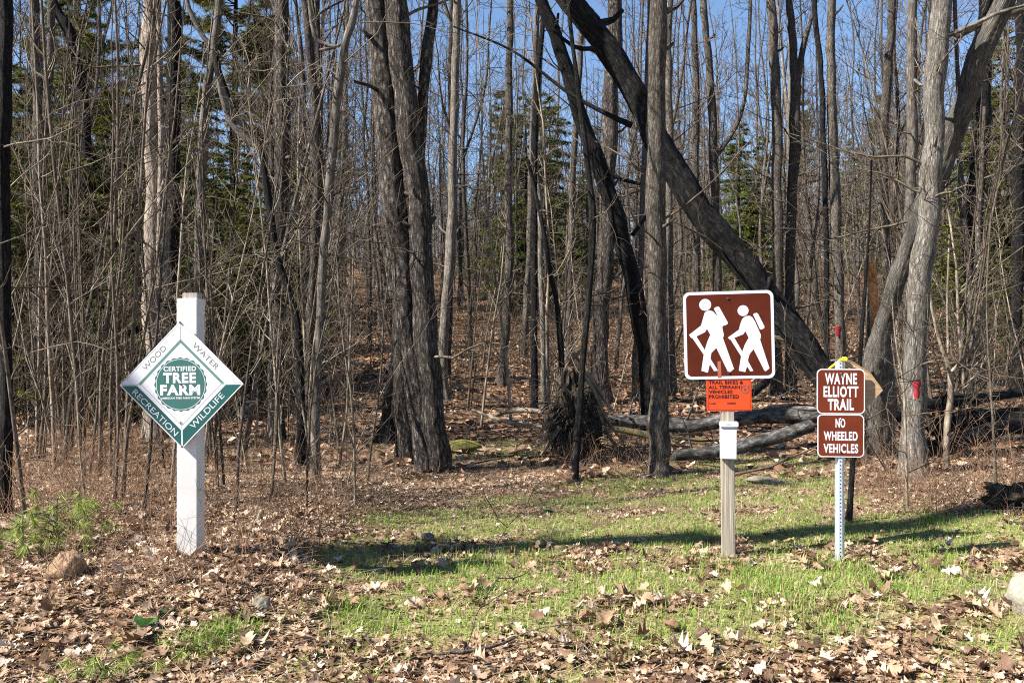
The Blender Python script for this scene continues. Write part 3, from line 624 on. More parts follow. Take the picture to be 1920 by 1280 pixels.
CON = [(60, 20, 0, .62), (150, 24, 0, .8), (15, 26, 1, 1.0), (215, 19, 1, .75), (110, 17, 1, .62), (20, 14.5, 1, .55), (130, 15.5, 1, .6), (205, 16, 1, .5), (470, 17, 1, .5), (250, 14.5, 2, .42), (60, 17, 2, .45), (400, 18, 2, .5), (330, 21, 2, .55), (560, 24, 2, .6), (170, 19, 2, .5), (290, 30, 0, .8), (370, 34, 2, 1.0), (440, 24, 1, .7), (260, 40, 0, 1.1), (-40, 18, 0, .65),
       (985, 38, 2, 1.0), (1030, 44, 2, 1.1), (900, 70, 2, .9), (1110, 60, 0, 1.0), (1385, 36, 2, .85), (1430, 41, 1, .95), (1310, 80, 0, 1.1), (1250, 75, 3, .8), (1890, 28, 0, .95), (1850, 36, 2, 1.0), (1930, 22, 2, .7), (1770, 46, 2, .9), (1700, 60, 2, 1.0),
       (940, 85, 3, 1.0), (500, 45, 3, .95), (150, 36, 3, .95), (440, 38, 3, 1.05), (1500, 95, 3, 1.1), (1650, 100, 3, 1.1), (1850, 90, 3, 1.2), (640, 90, 3, .9), (760, 100, 2, 1.2), (1600, 70, 2, 1.2), (80, 48, 0, 1.2), (330, 55, 3, .9)]
for px, d, i, s in CON:
    x = (px - 960) / F * d; nm = ('hemlock_tree', 'hemlock_tree', 'hemlock_tree', 'pine_tree')[i]
    zt = zone(px); dd_ = '' if d < 17 else 'midway ' if d < 23 else 'deep ' if d < 40 else 'far '
    kt = ('dark green hemlock', 'small green hemlock', 'yellow green hemlock', 'tall open pine')[i]
    root = empty(nm, (x, d, gz(x, d)), f"{kt} {dd_}{zt}", 'evergreen tree', f"{kt}s {dd_}{zt}")
    root.rotation_euler = (0, 0, R.uniform(0, 6.28)); root.scale = (s, s, s)
    link('trunk', conpro[i][0], root); link('crown', conpro[i][1], root)

# ------------------------------------------------------------------ saplings and brambles
sap = []; SF = []
for i in range(9):
    st, br = Tubes(), Tubes(); H = R.uniform(3.2, 6.0) if i not in (2, 4, 6, 8) else R.uniform(6, 8)
    ns_ = R.choice((1, 1, 2, 3)); SF.append(('tan' if i % 5 in (0, 3) else 'grey') + (' single stemmed' if ns_ == 1 else ' double stemmed' if ns_ == 2 else ' triple stemmed'))
    pole = i in (2, 4, 6, 8)
    for s_ in range(ns_):
        a = R.uniform(0, 6.28); ln = R.uniform(.05, .28)
        ln *= .3 if pole else .55; v = np.array((math.cos(a) * ln, math.sin(a) * ln, 1)); pp = [np.array((R.gauss(0, .06), R.gauss(0, .06), -.1))]; L = H * R.uniform(.7, 1)
        for q in range(7): v = unit(v + np.array((R.gauss(0, .05 if pole else .09), R.gauss(0, .05 if pole else .09), .03))); pp.append(pp[-1] + v * L / 7)
        r0 = R.uniform(.008, .019) if not pole else R.uniform(.018, .028)
        st.add(pp, [r0 * (1 - .11 * q) + .001 for q in range(8)], 6)
        for q in range(int(L * (3 if pole else 5))):
            f = R.uniform(.8, 6.9); j = int(f); p = pp[j] + (pp[j + 1] - pp[j]) * (f - j); a = R.uniform(0, 6.28)
            grow(br, p, (math.cos(a), math.sin(a), R.uniform(.3, 1.7)), R.uniform(.25, .95), r0 * .4, 1, 3, .7, .10, .12, .002)
    m = (TWIG_TAN, TWIG, TWIG, TWIG_TAN, BARK)[i % 5]
    sap.append((st.mesh('stem', m), br.mesh('crown', TWIG_TAN if i % 4 == 0 else TWIG)))
def put_sapling(px, d, i, s=1.0, lab=None, grp=None):
    x = (px - 960) / F * d
    root = empty('bare_sapling', (x, d, gz(x, d)), lab, 'sapling', grp)
    root.rotation_euler = (R.gauss(0, .09), R.gauss(0, .09), R.uniform(0, 6.28)); root.scale = (s, s, s)
    link('stem', sap[i][0], root); link('crown', sap[i][1], root)
for i in range(96):
    px = R.uniform(-60, 690) if i < 64 else R.choice((R.uniform(1620, 1960), R.uniform(860, 1200), R.uniform(1640, 1960)))
    d = R.uniform(7.8, 18) if i < 64 else R.uniform(11.5, 19)
    if px < 700 and px > 640 and d < 11: d += 3
    if 200 < px < 500 and d < 8.4: d += 1.5
    near = d < 11
    i_ = R.randrange(9); dw = 'at the front' if d < 9.3 else 'near' if d < 11 else 'midway' if d < 13.5 else 'deep'
    for _q in range(9):
        if f'{SF[i_]} {dw} {zone(px)}' not in USED: break
        i_ = (i_ + 1) % 9
    else: continue
    USED.add(f'{SF[i_]} {dw} {zone(px)}')
    put_sapling(px, d, i_, R.uniform(.7, 1.15), f"{SF[i_]} sapling {dw} {zone(px)}", f"{SF[i_]} saplings {dw} {zone(px)}")
for i, (px, d) in enumerate(((395, 6.9), (420, 7.6), (452, 6.6), (505, 7.3), (540, 7.9), (575, 6.8), (610, 7.5), (655, 7.2), (690, 8.2), (150, 6.9), (235, 7.2), (265, 6.6), (40, 6.3), (300, 7.5), (475, 8.3))):
    i_ = (i * 2) % 9; lab = f'{SF[i_]} sapling fronting the thicket {zone(px)}'
    while lab in USED and i_ < 17: i_ += 1; lab = f'{SF[i_ % 9]} sapling fronting the thicket {zone(px)}'
    USED.add(lab); put_sapling(px, d, i_ % 9, R.uniform(.55, .85), lab, 'saplings in front of the thicket')
for i in range(60):
    d = R.uniform(19, 36); px = R.uniform(0, 1920)
    i_ = R.randrange(9); dw = 'low' if d < 25 else 'high'
    for _q in range(9):
        if f'{SF[i_]} {dw} {zone(px)}' not in USED: break
        i_ = (i_ + 1) % 9
    else: continue
    USED.add(f'{SF[i_]} {dw} {zone(px)}')
    put_sapling(px, d, i_, R.uniform(.8, 1.3), f'{SF[i_]} sapling {dw} on the slope {zone(px)}', f'{SF[i_]} saplings {dw} on the slope {zone(px)}')

# long arching wands in front of the thicket
def wand(px0, py0, d0, pts, w0, label, m=TWIG_TAN, nb=5):
    pts3 = [P(x, y, d0 + (q[0] if q else 0)) for (x, y, *q) in pts]
    tb = Tubes(); n = 14; D = spline(np.column_stack([pts3, np.linspace(w0, w0 * .3, len(pts3))]), n); tb.add(D[:, :3], D[:, 3], 5)
    for i in range(nb):
        q = R.randrange(3, n - 1); t = unit(D[q + 1, :3] - D[q, :3]) if q < n - 1 else np.array((0, 0, 1))
        grow(tb, D[q, :3], unit(t + rvec() * .5), R.uniform(.2, .6), w0 * .35, 2, 3, 1, .05, .2, .0018)
    o = link('arching_branch', tb.mesh('arching_branch', m)); return tag(o, label, 'branch', 'long arching branches over the thicket')
wand(0, 0, 6.6, [(0, 845, 0), (50, 800), (110, 745), (150, 700), (185, 655)], .008, 'pale arching branch rising from the edge beside the brown rock')
wand(0, 0, 6.8, [(-10, 605), (40, 520), (80, 420), (120, 300), (140, 160), (150, 60)], .007, 'pale arching branch crossing the upper thicket by the forked slim trunk')
wand(0, 0, 7.2, [(-10, 380), (40, 330), (90, 290), (105, 255)], .007, 'short pale arching branch by the slim dark edge trunk', nb=3)
wand(0, 0, 7.0, [(170, 545), (240, 440), (330, 330), (430, 230), (560, 70), (640, -20)], .006, 'long whippy branch slanting up over the white post')
wand(0, 0, 7.6, [(270, 545), (330, 530), (372, 520), (430, 505), (470, 480)], .006, 'pale twig reaching sideways over the top of the white post', nb=3)
wand(0, 0, 7.4, [(60, 660), (150, 640), (210, 655), (300, 600), (400, 560), (520, 470), (640, 400)], .006, 'long thin branch passing behind the diamond sign')

# ------------------------------------------------------------------ fallen logs and upturned roots
def log(name, label, pts, m=BARK_LOG, w=None, cat='log', ridges=.05, br=3, d=None, group=None):
    pts3 = []; rad = []
    for (x, y, wp, dd) in pts: pts3.append(P(x, y, dd)); rad.append(wp * .5 / F * dd)
    tb = Tubes(); c, rr = trunk_tube(tb, pts3, rad, ridges, 0, 20, .08)
    # closed ends
    for e, q in ((0, 1), (-1, -2)):
        dv = unit(c[e] - c[q]); tb.add([c[e] - dv * .01, c[e] + dv * .012, c[e] + dv * .016], [rr[e], rr[e] * .7, .0005], 12)
    for i in range(br):
        q = R.randrange(2, len(c) - 2); grow(tb, c[q], (R.gauss(0, 1), R.gauss(0, .6), R.uniform(.1, 1)), R.uniform(.3, .9), rr[q] * .22, 1, 2, .8, 0, .2, .003)
    o = link(name, tb.mesh(name, m)); return tag(o, label, cat, group)
log('fallen_log', 'long mottled birch log lying behind the hiker sign post', [(1140, 788, 20, 11.6), (1200, 790, 24, 11.5), (1290, 798, 26, 11.4), (1350, 790, 28, 11.4), (1430, 780, 30, 11.3), (1500, 778, 32, 11.2), (1560, 775, 30, 11.1)])
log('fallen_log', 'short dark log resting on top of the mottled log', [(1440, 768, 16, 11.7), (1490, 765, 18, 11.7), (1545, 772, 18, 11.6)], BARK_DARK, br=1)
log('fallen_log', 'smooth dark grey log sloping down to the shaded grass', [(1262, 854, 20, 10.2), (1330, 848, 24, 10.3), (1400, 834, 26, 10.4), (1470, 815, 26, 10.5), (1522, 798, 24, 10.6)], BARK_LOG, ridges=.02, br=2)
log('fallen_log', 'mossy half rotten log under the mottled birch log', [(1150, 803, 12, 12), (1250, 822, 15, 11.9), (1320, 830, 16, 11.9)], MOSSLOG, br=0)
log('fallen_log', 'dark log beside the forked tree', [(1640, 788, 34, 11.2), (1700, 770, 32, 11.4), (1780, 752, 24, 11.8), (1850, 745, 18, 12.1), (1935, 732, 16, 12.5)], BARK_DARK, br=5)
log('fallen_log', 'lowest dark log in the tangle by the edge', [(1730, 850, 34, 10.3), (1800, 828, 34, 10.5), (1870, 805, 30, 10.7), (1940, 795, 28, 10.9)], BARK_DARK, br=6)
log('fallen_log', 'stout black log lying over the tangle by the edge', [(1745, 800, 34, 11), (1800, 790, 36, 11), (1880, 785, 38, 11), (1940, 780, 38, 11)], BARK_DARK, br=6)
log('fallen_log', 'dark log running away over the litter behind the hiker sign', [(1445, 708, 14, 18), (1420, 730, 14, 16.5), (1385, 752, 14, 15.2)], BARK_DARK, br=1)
log('fallen_branch', 'pale fallen branch forked on the ground before the upturned roots', [(885, 768, 5, 12.5), (930, 785, 7, 12.4), (985, 798, 9, 12.3), (1030, 800, 8, 12.2)], TWIG_TAN, cat='branch', br=3)
log('fallen_branch', 'second pale fallen branch leading to the upturned roots', [(925, 780, 6, 12.9), (960, 770, 9, 12.8), (1000, 770, 10, 12.7), (1050, 778, 8, 12.4)], TWIG_TAN, cat='branch', br=3)
log('fallen_branch', 'weathered stick lying in the grass above the leaf edge', [(795, 1106, 4, 5.22), (850, 1107, 5, 5.2), (900, 1102, 6, 5.2), (945, 1104, 4, 5.2)], BARK_LOG, cat='stick', br=1)
log('fallen_branch', 'thin pale stick leaning on the leaf mound', [(520, 1030, 3, 5.3), (565, 1065, 4, 5.25), (588, 1110, 4, 5.15), (590, 1128, 3, 5.1)], TWIG_TAN, cat='stick', br=1)
log('fallen_branch', 'dark twig across the leaves in front of the grass', [(790, 1226, 4, 4.05), (860, 1222, 6, 4.05), (930, 1210, 6, 4.1), (965, 1195, 4, 4.15)], BARK, cat='stick', br=2)
log('wooden_plank', 'pale sawn plank lying between the forked tree and the red marked trunk', [(1645, 869, 8, 9.9), (1670, 870, 9, 9.9), (1697, 869, 9, 9.9)], M_PLY, cat='plank', ridges=.0, br=0)
log('tree_stub', 'small cut stub standing in the litter by the white post', [(484, 996, 13, 6.2), (486, 978, 12, 6.2), (491, 958, 10, 6.2)], TWIG_TAN, cat='stub', br=0)
# upturned roots
def root_ball(px, py, d, label, sx, sz, nr, main):
    base = P(px, py, d); base[2] = gz(base[0], base[1])
    root = empty('upturned_roots', base, label, 'roots')
    n, k = 34, 46; V = []
    for i in range(n):
        ph = math.pi * i / (n - 1)
        for j in range(k):
            th = 2 * math.pi * j / k
            r = .44 * (1 + .22 * math.sin(3 * th + 2 * ph) + .15 * math.sin(7 * th - 3 * ph) + .16 * math.sin(5 * ph + th * 2) + R.gauss(0, .11))
            V.append((sx * r * .95 * math.sin(ph) * math.cos(th), r * .5 * math.sin(ph) * math.sin(th), sz * (.36 + r * 1.0 * math.cos(ph))))
    f = [[i * k + j, i * k + (j + 1) % k, (i + 1) * k + (j + 1) % k, (i + 1) * k + j] for i in range(n - 1) for j in range(k)]
    B = np.array(V); link('soil_mass', npmesh('soil_mass', B, [f], ROOTDIRT, True, {'bk': ('FLOAT_VECTOR', B)}), root)
    tb = Tubes()
    for i in range(nr):
        a = R.uniform(-math.pi, math.pi); p = np.array((sx * .42 * math.cos(a) * R.random(), -.15 + R.gauss(0, .07), sz * (.4 + .45 * math.sin(a) * R.random())))
        grow(tb, p, (math.cos(a) + R.gauss(0, .3), R.gauss(-.35, .4), math.sin(a) * .5 - .2 - .7 * R.random()), R.uniform(.2, .6) * sz, R.uniform(.003, .012), 2, 3, .7, -.18, .28, .003)
    link('roots', tb.mesh('roots', BARK), root)
    if not main: return
    tb = Tubes()
    for pts, w0 in (([(1090, 690), (1115, 735), (1140, 790), (1170, 830)], .03), ([(1090, 655), (1060, 690), (1056, 720), (1080, 745)], .02), ([(1050, 800), (1030, 830), (1010, 860)], .03), ([(1105, 700), (1130, 745), (1150, 770)], .028), ([(1120, 760), (1138, 810), (1160, 850), (1128, 850)], .025), ([(1075, 660), (1100, 700), (1130, 760)], .02)):
        D = spline(np.array([P(x, y, 10.55) - base for x, y in pts]), 12); tb.add(D, np.linspace(w0, w0 * .5, 12), 8)
    link('main_roots', tb.mesh('main_roots', TWIG_TAN), root)
root_ball(1075, 850, 10.9, 'upturned root plate of a fallen tree, black soil and tangled roots', .68, 1.12, 230, 1)
root_ball(1898, 978, 7.2, 'low dark hump of earth and roots above the grass at the edge', .5, .2, 60, 0)

# ------------------------------------------------------------------ rocks and mounds
def rock(name, label, px, py, d, sx, sy, sz, m, seed, cat='rock', ang=0., sink=.3):
    rr = random.Random(seed); n, k = 22, 32; V = []
    pl = [(unit(np.array((rr.gauss(0, 1), rr.gauss(0, 1), rr.gauss(0, .8)))), rr.uniform(.72, .95)) for _ in range(13)]
    for i in range(n):
        ph = math.pi * i / (n - 1)
        for j in range(k):
            th = 2 * math.pi * j / k; v = np.array((math.sin(ph) * math.cos(th), math.sin(ph) * math.sin(th), math.cos(ph))); s = 1.0
            for nn, dd in pl:
                q = v @ nn
                if q > 0: s = min(s, dd / max(q, 1e-3)) if ang else s * (1 - .0 * q)
            s *= 1 + .04 * math.sin(5 * th + 3 * ph + seed) + .03 * math.sin(9 * ph + 4 * th)
            V.append(v * s * (sx, sy, sz))
    f = [[i * k + j, i * k + (j + 1) % k, (i + 1) * k + (j + 1) % k, (i + 1) * k + j] for i in range(n - 1) for j in range(k)]
    p = P(px, py, d); z = gz(p[0], p[1])
    o = link(name, npmesh(name, V, [f], m, True)); o.location = (p[0], p[1], z + sz * (1 - sink) * .5)
    o.rotation_euler = (rr.gauss(0, .1), rr.gauss(0, .1), rr.uniform(0, 3)); return tag(o, label, cat)
rock('rock', 'angular tan rock half sunk in the leaves below the pine seedling', 122, 1065, gd(122, 1080), .115, .11, .10, ROCK_TAN, 4, ang=1)
rock('rock', 'small rounded grey rock at the edge of the grass', 490, 1130, gd(490, 1142), .07, .06, .042, ROCK_GREY, 7, ang=1)
rock('rock', 'dark grey rock poking out of the bank beside the shadow', 800, 1000, gd(800, 1012), .05, .06, .045, ROCK_DARK, 9, ang=1)
rock('boulder', 'smooth pale boulder cut off by the edge of the picture beside the grass', 1945, 1110, gd(1920, 1150), .165, .17, .17, ROCK_PALE, 5, cat='boulder', ang=1)
rock('mossy_rock', 'low mound covered in yellow green moss behind the paired trunks', 870, 845, gd(870, 848), .27, .2, .12, MOSS, 3, ang=0)
rock('rock', 'grey stone on the litter beside the smooth tan trunk', 857, 722, gd(857, 732), .16, .16, .12, ROCK_GREY, 12, ang=1)
rock('rock', 'flat pale stone in the shaded grass behind the hiker sign post', 1436, 900, gd(1436, 905), .22, .15, .05, ROCK_GREY, 14, ang=1)

# ------------------------------------------------------------------ leaf litter, grass, straw (ground cover)
def outline_leaf():
    sp = np.array([(0, 0), (0, .22), (0, .48), (0, .74), (0, 1.0)])
    rt = np.array([(.13, .10), (.07, .22), (.27, .40), (.12, .50), (.30, .68), (.12, .76), (.16, .90)])
    lf = rt * (-1, 1)
    V = np.vstack([sp, rt, lf]); T = []
    for o, fl in ((5, 0), (12, 1)):
        t = [(0, o, o + 1), (0, o + 1, 1), (1, o + 1, o + 2), (1, o + 2, o + 3), (1, o + 3, 2), (2, o + 3, o + 4), (2, o + 4, o + 5), (2, o + 5, 3), (3, o + 5, o + 6), (3, o + 6, 4)]
        T += [(a, c, b) if fl else (a, b, c) for a, b, c in t]
    return V - (0, .5), np.array(T)
def oval_leaf():
    V = np.array([(0, 0), (.22, .3), (.25, .6), (0, 1), (-.25, .6), (-.22, .3), (0, .5)]); T = np.array([(6, 0, 1), (6, 1, 2), (6, 2, 3), (6, 3, 4), (6, 4, 5), (6, 5, 0)])
    return V - (0, .5), T
def scatter(X, Y, tmpl, smin, smax, tilt=.35, curl=.9, lift=.012, wide=1.25):
    V0, T = tmpl; m = len(X); nv = len(V0)
    s = N.uniform(smin, smax, m)[:, None]
    x = V0[None, :, 0] * wide * N.uniform(.8, 1.25, (m, 1)); y = np.repeat(V0[None, :, 1], m, 0)
    c1 = N.normal(0, curl, (m, 1)); c2 = N.normal(.3, curl * .7, (m, 1)); c3 = N.normal(0, curl * 1.2, (m, 1))
    z = c1 * x * x * 1.6 + c2 * y * y * .8 + c3 * x * y + N.normal(0, .03, x.shape) + np.abs(x) * N.uniform(-.1, .5, (m, 1))
    Q = np.stack([x * s, y * s, z * s], -1)
    a = N.uniform(0, 2 * math.pi, m); tx = N.normal(0, tilt, m); ty = N.normal(0, tilt, m)
    def rot(Q, ax, an):
        c, s_ = np.cos(an)[:, None], np.sin(an)[:, None]; i, j = [(1, 2), (2, 0), (0, 1)][ax]; Q = Q.copy()
        A, B = Q[..., i].copy(), Q[..., j].copy(); Q[..., i] = A * c - B * s_; Q[..., j] = A * s_ + B * c; return Q
    Q = rot(rot(rot(Q, 0, tx), 1, ty), 2, a)
    Q[..., 0] += X[:, None]; Q[..., 1] += Y[:, None]; Q[..., 2] += (gh(X, Y) + lift * N.uniform(.3, 1.6, m) + s[:, 0] * .12)[:, None]
    f = (np.arange(m)[:, None, None] * nv + T[None]).reshape(-1, 3)
    return Q.reshape(-1, 3), f
def pts_wedge(n, y0, y1, half=.68, power=1.0, x0=0.4):
    Y = np.sqrt(N.uniform(y0 ** 2, y1 ** 2, n)); X = N.uniform(-1, 1, n) * (Y * half + x0); return X, Y
def merge(parts):
    VV, FF = [], []; b = 0
    for V, f in parts: VV.append(V); FF.append(f + b); b += len(V)
    return np.concatenate(VV), np.concatenate(FF)
X, Y = pts_wedge(76000, 2.6, 9.5)
g = grass_mask(X, Y); road = 1 - sm(3.9, 4.7, Y)
keep = N.random(len(X)) < np.clip(1.0 - 1.15 * g, .10, 1) * (.55 + .45 * np.maximum(road, sm(.8, 1.6, -X)))
X, Y = X[keep], Y[keep]; h = len(X) * 35 // 100
bx_, by_ = pts_wedge(900, 2.7, 6.5)
kb = (N.random(900) < 1 - .75 * grass_mask(bx_, by_)); bx_, by_ = bx_[kb], by_[kb]
V, Fc = merge([scatter(bx_, by_, outline_leaf(), .085, .125, .3, 1.1, .022), scatter(X[:h], Y[:h], outline_leaf(), .026, .075, .22, .9), scatter(X[h:], Y[h:], oval_leaf(), .012, .05, .33, 1.1)])
tag(link('leaf_litter', npmesh('leaf_litter', V, [Fc], LEAF, True)), 'curled dead brown leaves covering the verge', None, None, 'stuff')
X, Y = pts_wedge(52000, 9, 46)
V, Fc = scatter(X, Y, oval_leaf(), .07, .17, .35, .8)
tag(link('forest_leaf_litter', npmesh('forest_leaf_litter', V, [Fc], LEAF_FAR, False)), 'carpet of dead leaves under the trees', None, None, 'stuff')
def blades(X, Y, hmin, hmax, wd, lean=.5, flat=0.0):
    m = len(X); a = N.uniform(0, 2 * math.pi, m); H = N.uniform(hmin, hmax, m); ln = np.abs(N.normal(0, lean, m)) + flat
    dx, dy = np.cos(a), np.sin(a); sx, sy = -dy, dx; z0 = gh(X, Y) - .004; W = wd * N.uniform(.6, 1.3, m)
    rows = []
    for t, wf in ((0, 1), (.4, .85), (.75, .55), (1, 0)):
        off = H * ln * t ** 1.7; zz = H * t * (1 - .35 * np.minimum(ln, 1.6) * t) / (1 + flat)
        cx, cy = X + dx * off, Y + dy * off
        for sgn in ((-1, 1) if wf else (0,)): rows.append(np.stack([cx + sx * sgn * W * wf * .5, cy + sy * sgn * W * wf * .5, z0 + zz + .004 * flat], -1))
    V = np.stack(rows, 1); b = (np.arange(m) * 7)[:, None]
    T = np.array([(0, 1, 3), (0, 3, 2), (2, 3, 5), (2, 5, 4), (4, 5, 6)])
    return V.reshape(-1, 3), (b[:, None] + T[None]).reshape(-1, 3)
X, Y = pts_wedge(430000, 3.6, 12.5, .64)
clump = .5 + .5 * np.sin(X * 23 + 2 * np.sin(Y * 17)) * np.sin(Y * 21 + 2 * np.sin(X * 19)); g = grass_mask(X, Y)
keep = N.random(len(X)) < g ** 1.15 * (.45 + .55 * clump); X, Y = X[keep], Y[keep]
V, Fc = blades(X, Y, .02, .062, .0052, .75)
tag(link('grass', npmesh('grass', V, [Fc], GRASSM, False)), 'short fresh green grass of the clearing', None, None, 'stuff')
# taller tufts
TX, TY = [], []
for (px, py, n_, s_) in ((1400, 1075, 400, .1), (1330, 1060, 250, .12), (1450, 1100, 500, .14), (1570, 1060, 350, .12), (1610, 1080, 300, .12), (1520, 1140, 300, .14), (1740, 980, 260, .08), (1390, 1010, 100, .05), (1310, 1000, 120, .06), (860, 1060, 500, .25), (1000, 1060, 400, .2),
                         (400, 1210, 420, .09), (430, 1190, 250, .07), (700, 1170, 300, .15), (660, 1140, 220, .1), (1130, 1170, 300, .2), (1480, 1150, 350, .2), (1200, 1080, 200, .2), (1330, 950, 260, .2), (1400, 930, 300, .25), (1780, 1060, 300, .2), (1640, 1100, 300, .2), (1280, 1190, 200, .2), (930, 1130, 260, .2)):
    d = gd(px, py); x = (px - 960) / F * d; TX.append(N.normal(x, s_, n_)); TY.append(N.normal(d, s_, n_))
V, Fc = blades(np.concatenate(TX), np.concatenate(TY), .035, .10, .0045, .65)
tag(link('grass_tufts', npmesh('grass_tufts', V, [Fc], GRASSM, False)), 'longer green grass tufts round the sign posts', None, None, 'stuff')
# flattened straw between grass and trees and over the mound
X, Y = pts_wedge(170000, 2.8, 13, .66)
u = X / Y; z1 = sm(6.3, 7.6, Y) * (1 - sm(10.5, 13, Y)) * 1.0 + .45 * sm(.7, 1.4, -X) + .30
keep = N.random(len(X)) < z1 * (1 - .45 * grass_mask(X, Y)) * .5; X, Y = X[keep], Y[keep]
V, Fc = blades(X, Y, .06, .20, .0035, .5, 1.3)
tag(link('dry_grass', npmesh('dry_grass', V, [Fc], STRAW, False)), 'flattened dry straw and stalks on the ground', None, None, 'stuff')
# upright dead stalks and brambles
st = Tubes()
def stalk(px, py, hh, m_=None, r=.0022, ln=.25):
    d = gd(px, py); p = P(px, py, d); p[2] = gz(p[0], p[1])
    grow(st, p, (R.gauss(0, ln), R.gauss(0, ln), 1), hh, r, R.choice((2, 2, 3)), 3, .5, -.02, .13, .0014)
for i in range(150): stalk(R.gauss(240, 75), R.uniform(880, 1010), R.uniform(.25, .95), ln=.22)
for i in range(150): stalk(R.uniform(0, 700), R.uniform(870, 1060), R.uniform(.15, .6), ln=.35)
for i in range(170): stalk(R.uniform(-10, 200), R.uniform(900, 1010), R.uniform(.2, .8), ln=.35)
for i in range(160): stalk(R.uniform(60, 560), R.uniform(1010, 1150), R.uniform(.1, .4), ln=.5)
for i in range(220): stalk(R.uniform(0, 720), R.uniform(870, 965), R.uniform(.2, .7), ln=.4)
for i in range(34): stalk(R.gauss(640, 55), R.uniform(945, 1010), R.uniform(.2, .55), r=.003, ln=.45)
for i in range(70): stalk(R.uniform(370, 640), R.uniform(930, 1060), R.uniform(.2, .75), ln=.3)
for i in range(70): stalk(R.uniform(650, 1230), R.uniform(880, 960), R.uniform(.1, .35), ln=.5)
link_o = link('dry_stalks', st.mesh('dry_stalks', TWIG_RED)); tag(link_o, 'dry brown stalks and brambles in front of the thicket', None, None, 'stuff')
st = Tubes()
for i in range(420): stalk(R.uniform(1600, 1930), R.uniform(875, 965), R.uniform(.12, .42), ln=.3)
for i in range(200): stalk(R.uniform(1010, 1240), R.uniform(845, 890), R.uniform(.12, .45), ln=.3)
for i in range(70): stalk(R.uniform(1640, 1925), R.uniform(850, 900), R.uniform(.5, 1.0), r=.004, ln=.5)
tag(link('dry_weeds', st.mesh('dry_weeds', TWIG_RED)), 'dry reddish weeds at the foot of the trees', None, None, 'stuff')
# fine brushy undergrowth through the wood
st = Tubes()
for i in range(3300):
    px = R.uniform(-20, 1940); d = R.uniform(11, 24) if R.random() < .35 else R.uniform(24, 75)
    if px > 640 and d < 15: d += 8
    x = (px - 960) / F * d; hh = R.uniform(.5, 2.4) * (1 if d < 24 else R.uniform(.8, 1.9))
    grow(st, (x, d, gz(x, d)), (R.gauss(0, .16), R.gauss(0, .16), 1), hh, R.uniform(.004, .009), 2, 3, .42, .05, .14, .0032 if d < 24 else .006)
for i in range(1300):
    px = R.uniform(-20, 1940); d = R.uniform(27, 50); x = (px - 960) / F * d
    grow(st, (x, d, gz(x, d)), (R.gauss(0, .2), R.gauss(0, .2), 1), R.uniform(.6, 1.8), R.uniform(.006, .01), 2, 3, .6, .05, .16, .006)
for i in range(46):
    px = R.uniform(-60, 700) if i < 34 else R.uniform(1650, 1940); d = R.uniform(7.5, 13); x = (px - 960) / F * d
    grow(st, (x, d, gz(x, d) + R.uniform(0, 2.6)), (R.choice((-1, 1)) * R.uniform(.5, 1.3), R.gauss(0, .3), 1), R.uniform(1.5, 3.2), R.uniform(.005, .009), 1, 3, .55, -.04, .12, .002)
for i in range(70):
    px = R.uniform(-20, 680); d = R.uniform(8.2, 13); x = (px - 960) / F * d
    grow(st, (x, d, gz(x, d)), (R.gauss(0, .25), R.gauss(0, .25), 1), R.uniform(.5, 2.2), R.uniform(.003, .007), 2, 3, .6, .1, .12, .0022)
tag(link('undergrowth', st.mesh('undergrowth', TWIG)), 'fine bare brushwood filling the space between the trunks', None, None, 'stuff')
st = Tubes()
for i in range(420):
    px = R.uniform(-20, 1940); d = R.uniform(9.2, 26); x = (px - 960) / F * d; a = R.uniform(0, 6.28)
    grow(st, (x, d, gz(x, d) + .03), (math.cos(a), math.sin(a) * .6, .05), R.uniform(.5, 2.2), R.uniform(.005, .02), 2, 3, .6, -.01, .12, .003)
tag(link('fallen_sticks', st.mesh('fallen_sticks', TWIG)), 'fallen sticks scattered over the forest floor', None, None, 'stuff')
# evergreen seedling, small plants
def seedling(px, py, d, hh, tufts, label, mt=NEEDLE_B, size=.09):
    b = P(px, py, d); b[2] = gz(b[0], d); root = empty('pine_seedling', b, label, 'seedling')
    tb = Tubes(); C = []; D = []
    tb.add([(0, 0, -.03), (.01, 0, hh * .5), (0, .01, hh)], [.008, .006, .003], 6)
    for i in range(tufts):
        a = R.uniform(0, 6.28); z = R.uniform(.3, 1) * hh; L = R.uniform(.05, .26) * (1.25 - z / hh * .6)
        e = np.array((math.cos(a) * L, math.sin(a) * L, z + R.uniform(-.04, .07))); tb.add([(0, 0, z - .04), e * .5 + (0, 0, z * .5), e], [.004, .003, .002], 4)
        C.append(e); D.append((math.cos(a) * .35, math.sin(a) * .35, -.55))
    link('stem', tb.mesh('stem', TWIG), root)
    V, Fc = needles(np.array(C), np.array(D), size, .0035, 55, .35); link('needles', npmesh('needles', V, [Fc], mt, False), root)
seedling(105, 1030, gd(105, 1042), .36, 34, 'bright green pine seedling behind the tan rock')
seedling(40, 1040, gd(40, 1048), .24, 18, 'smaller green pine seedling at the outer edge by the tan rock')
seedling(160, 1010, gd(160, 1024), .32, 22, 'green pine seedling between the tan rock and the dry stalks')
seedling(190, 1285, 3.75, .10, 16, 'long needled pine sprig low at the bottom edge of the picture', size=.08)
seedling(395, 1215, gd(395, 1222), .05, 8, 'tuft of fresh needles on the leaves below the white post', size=.07)
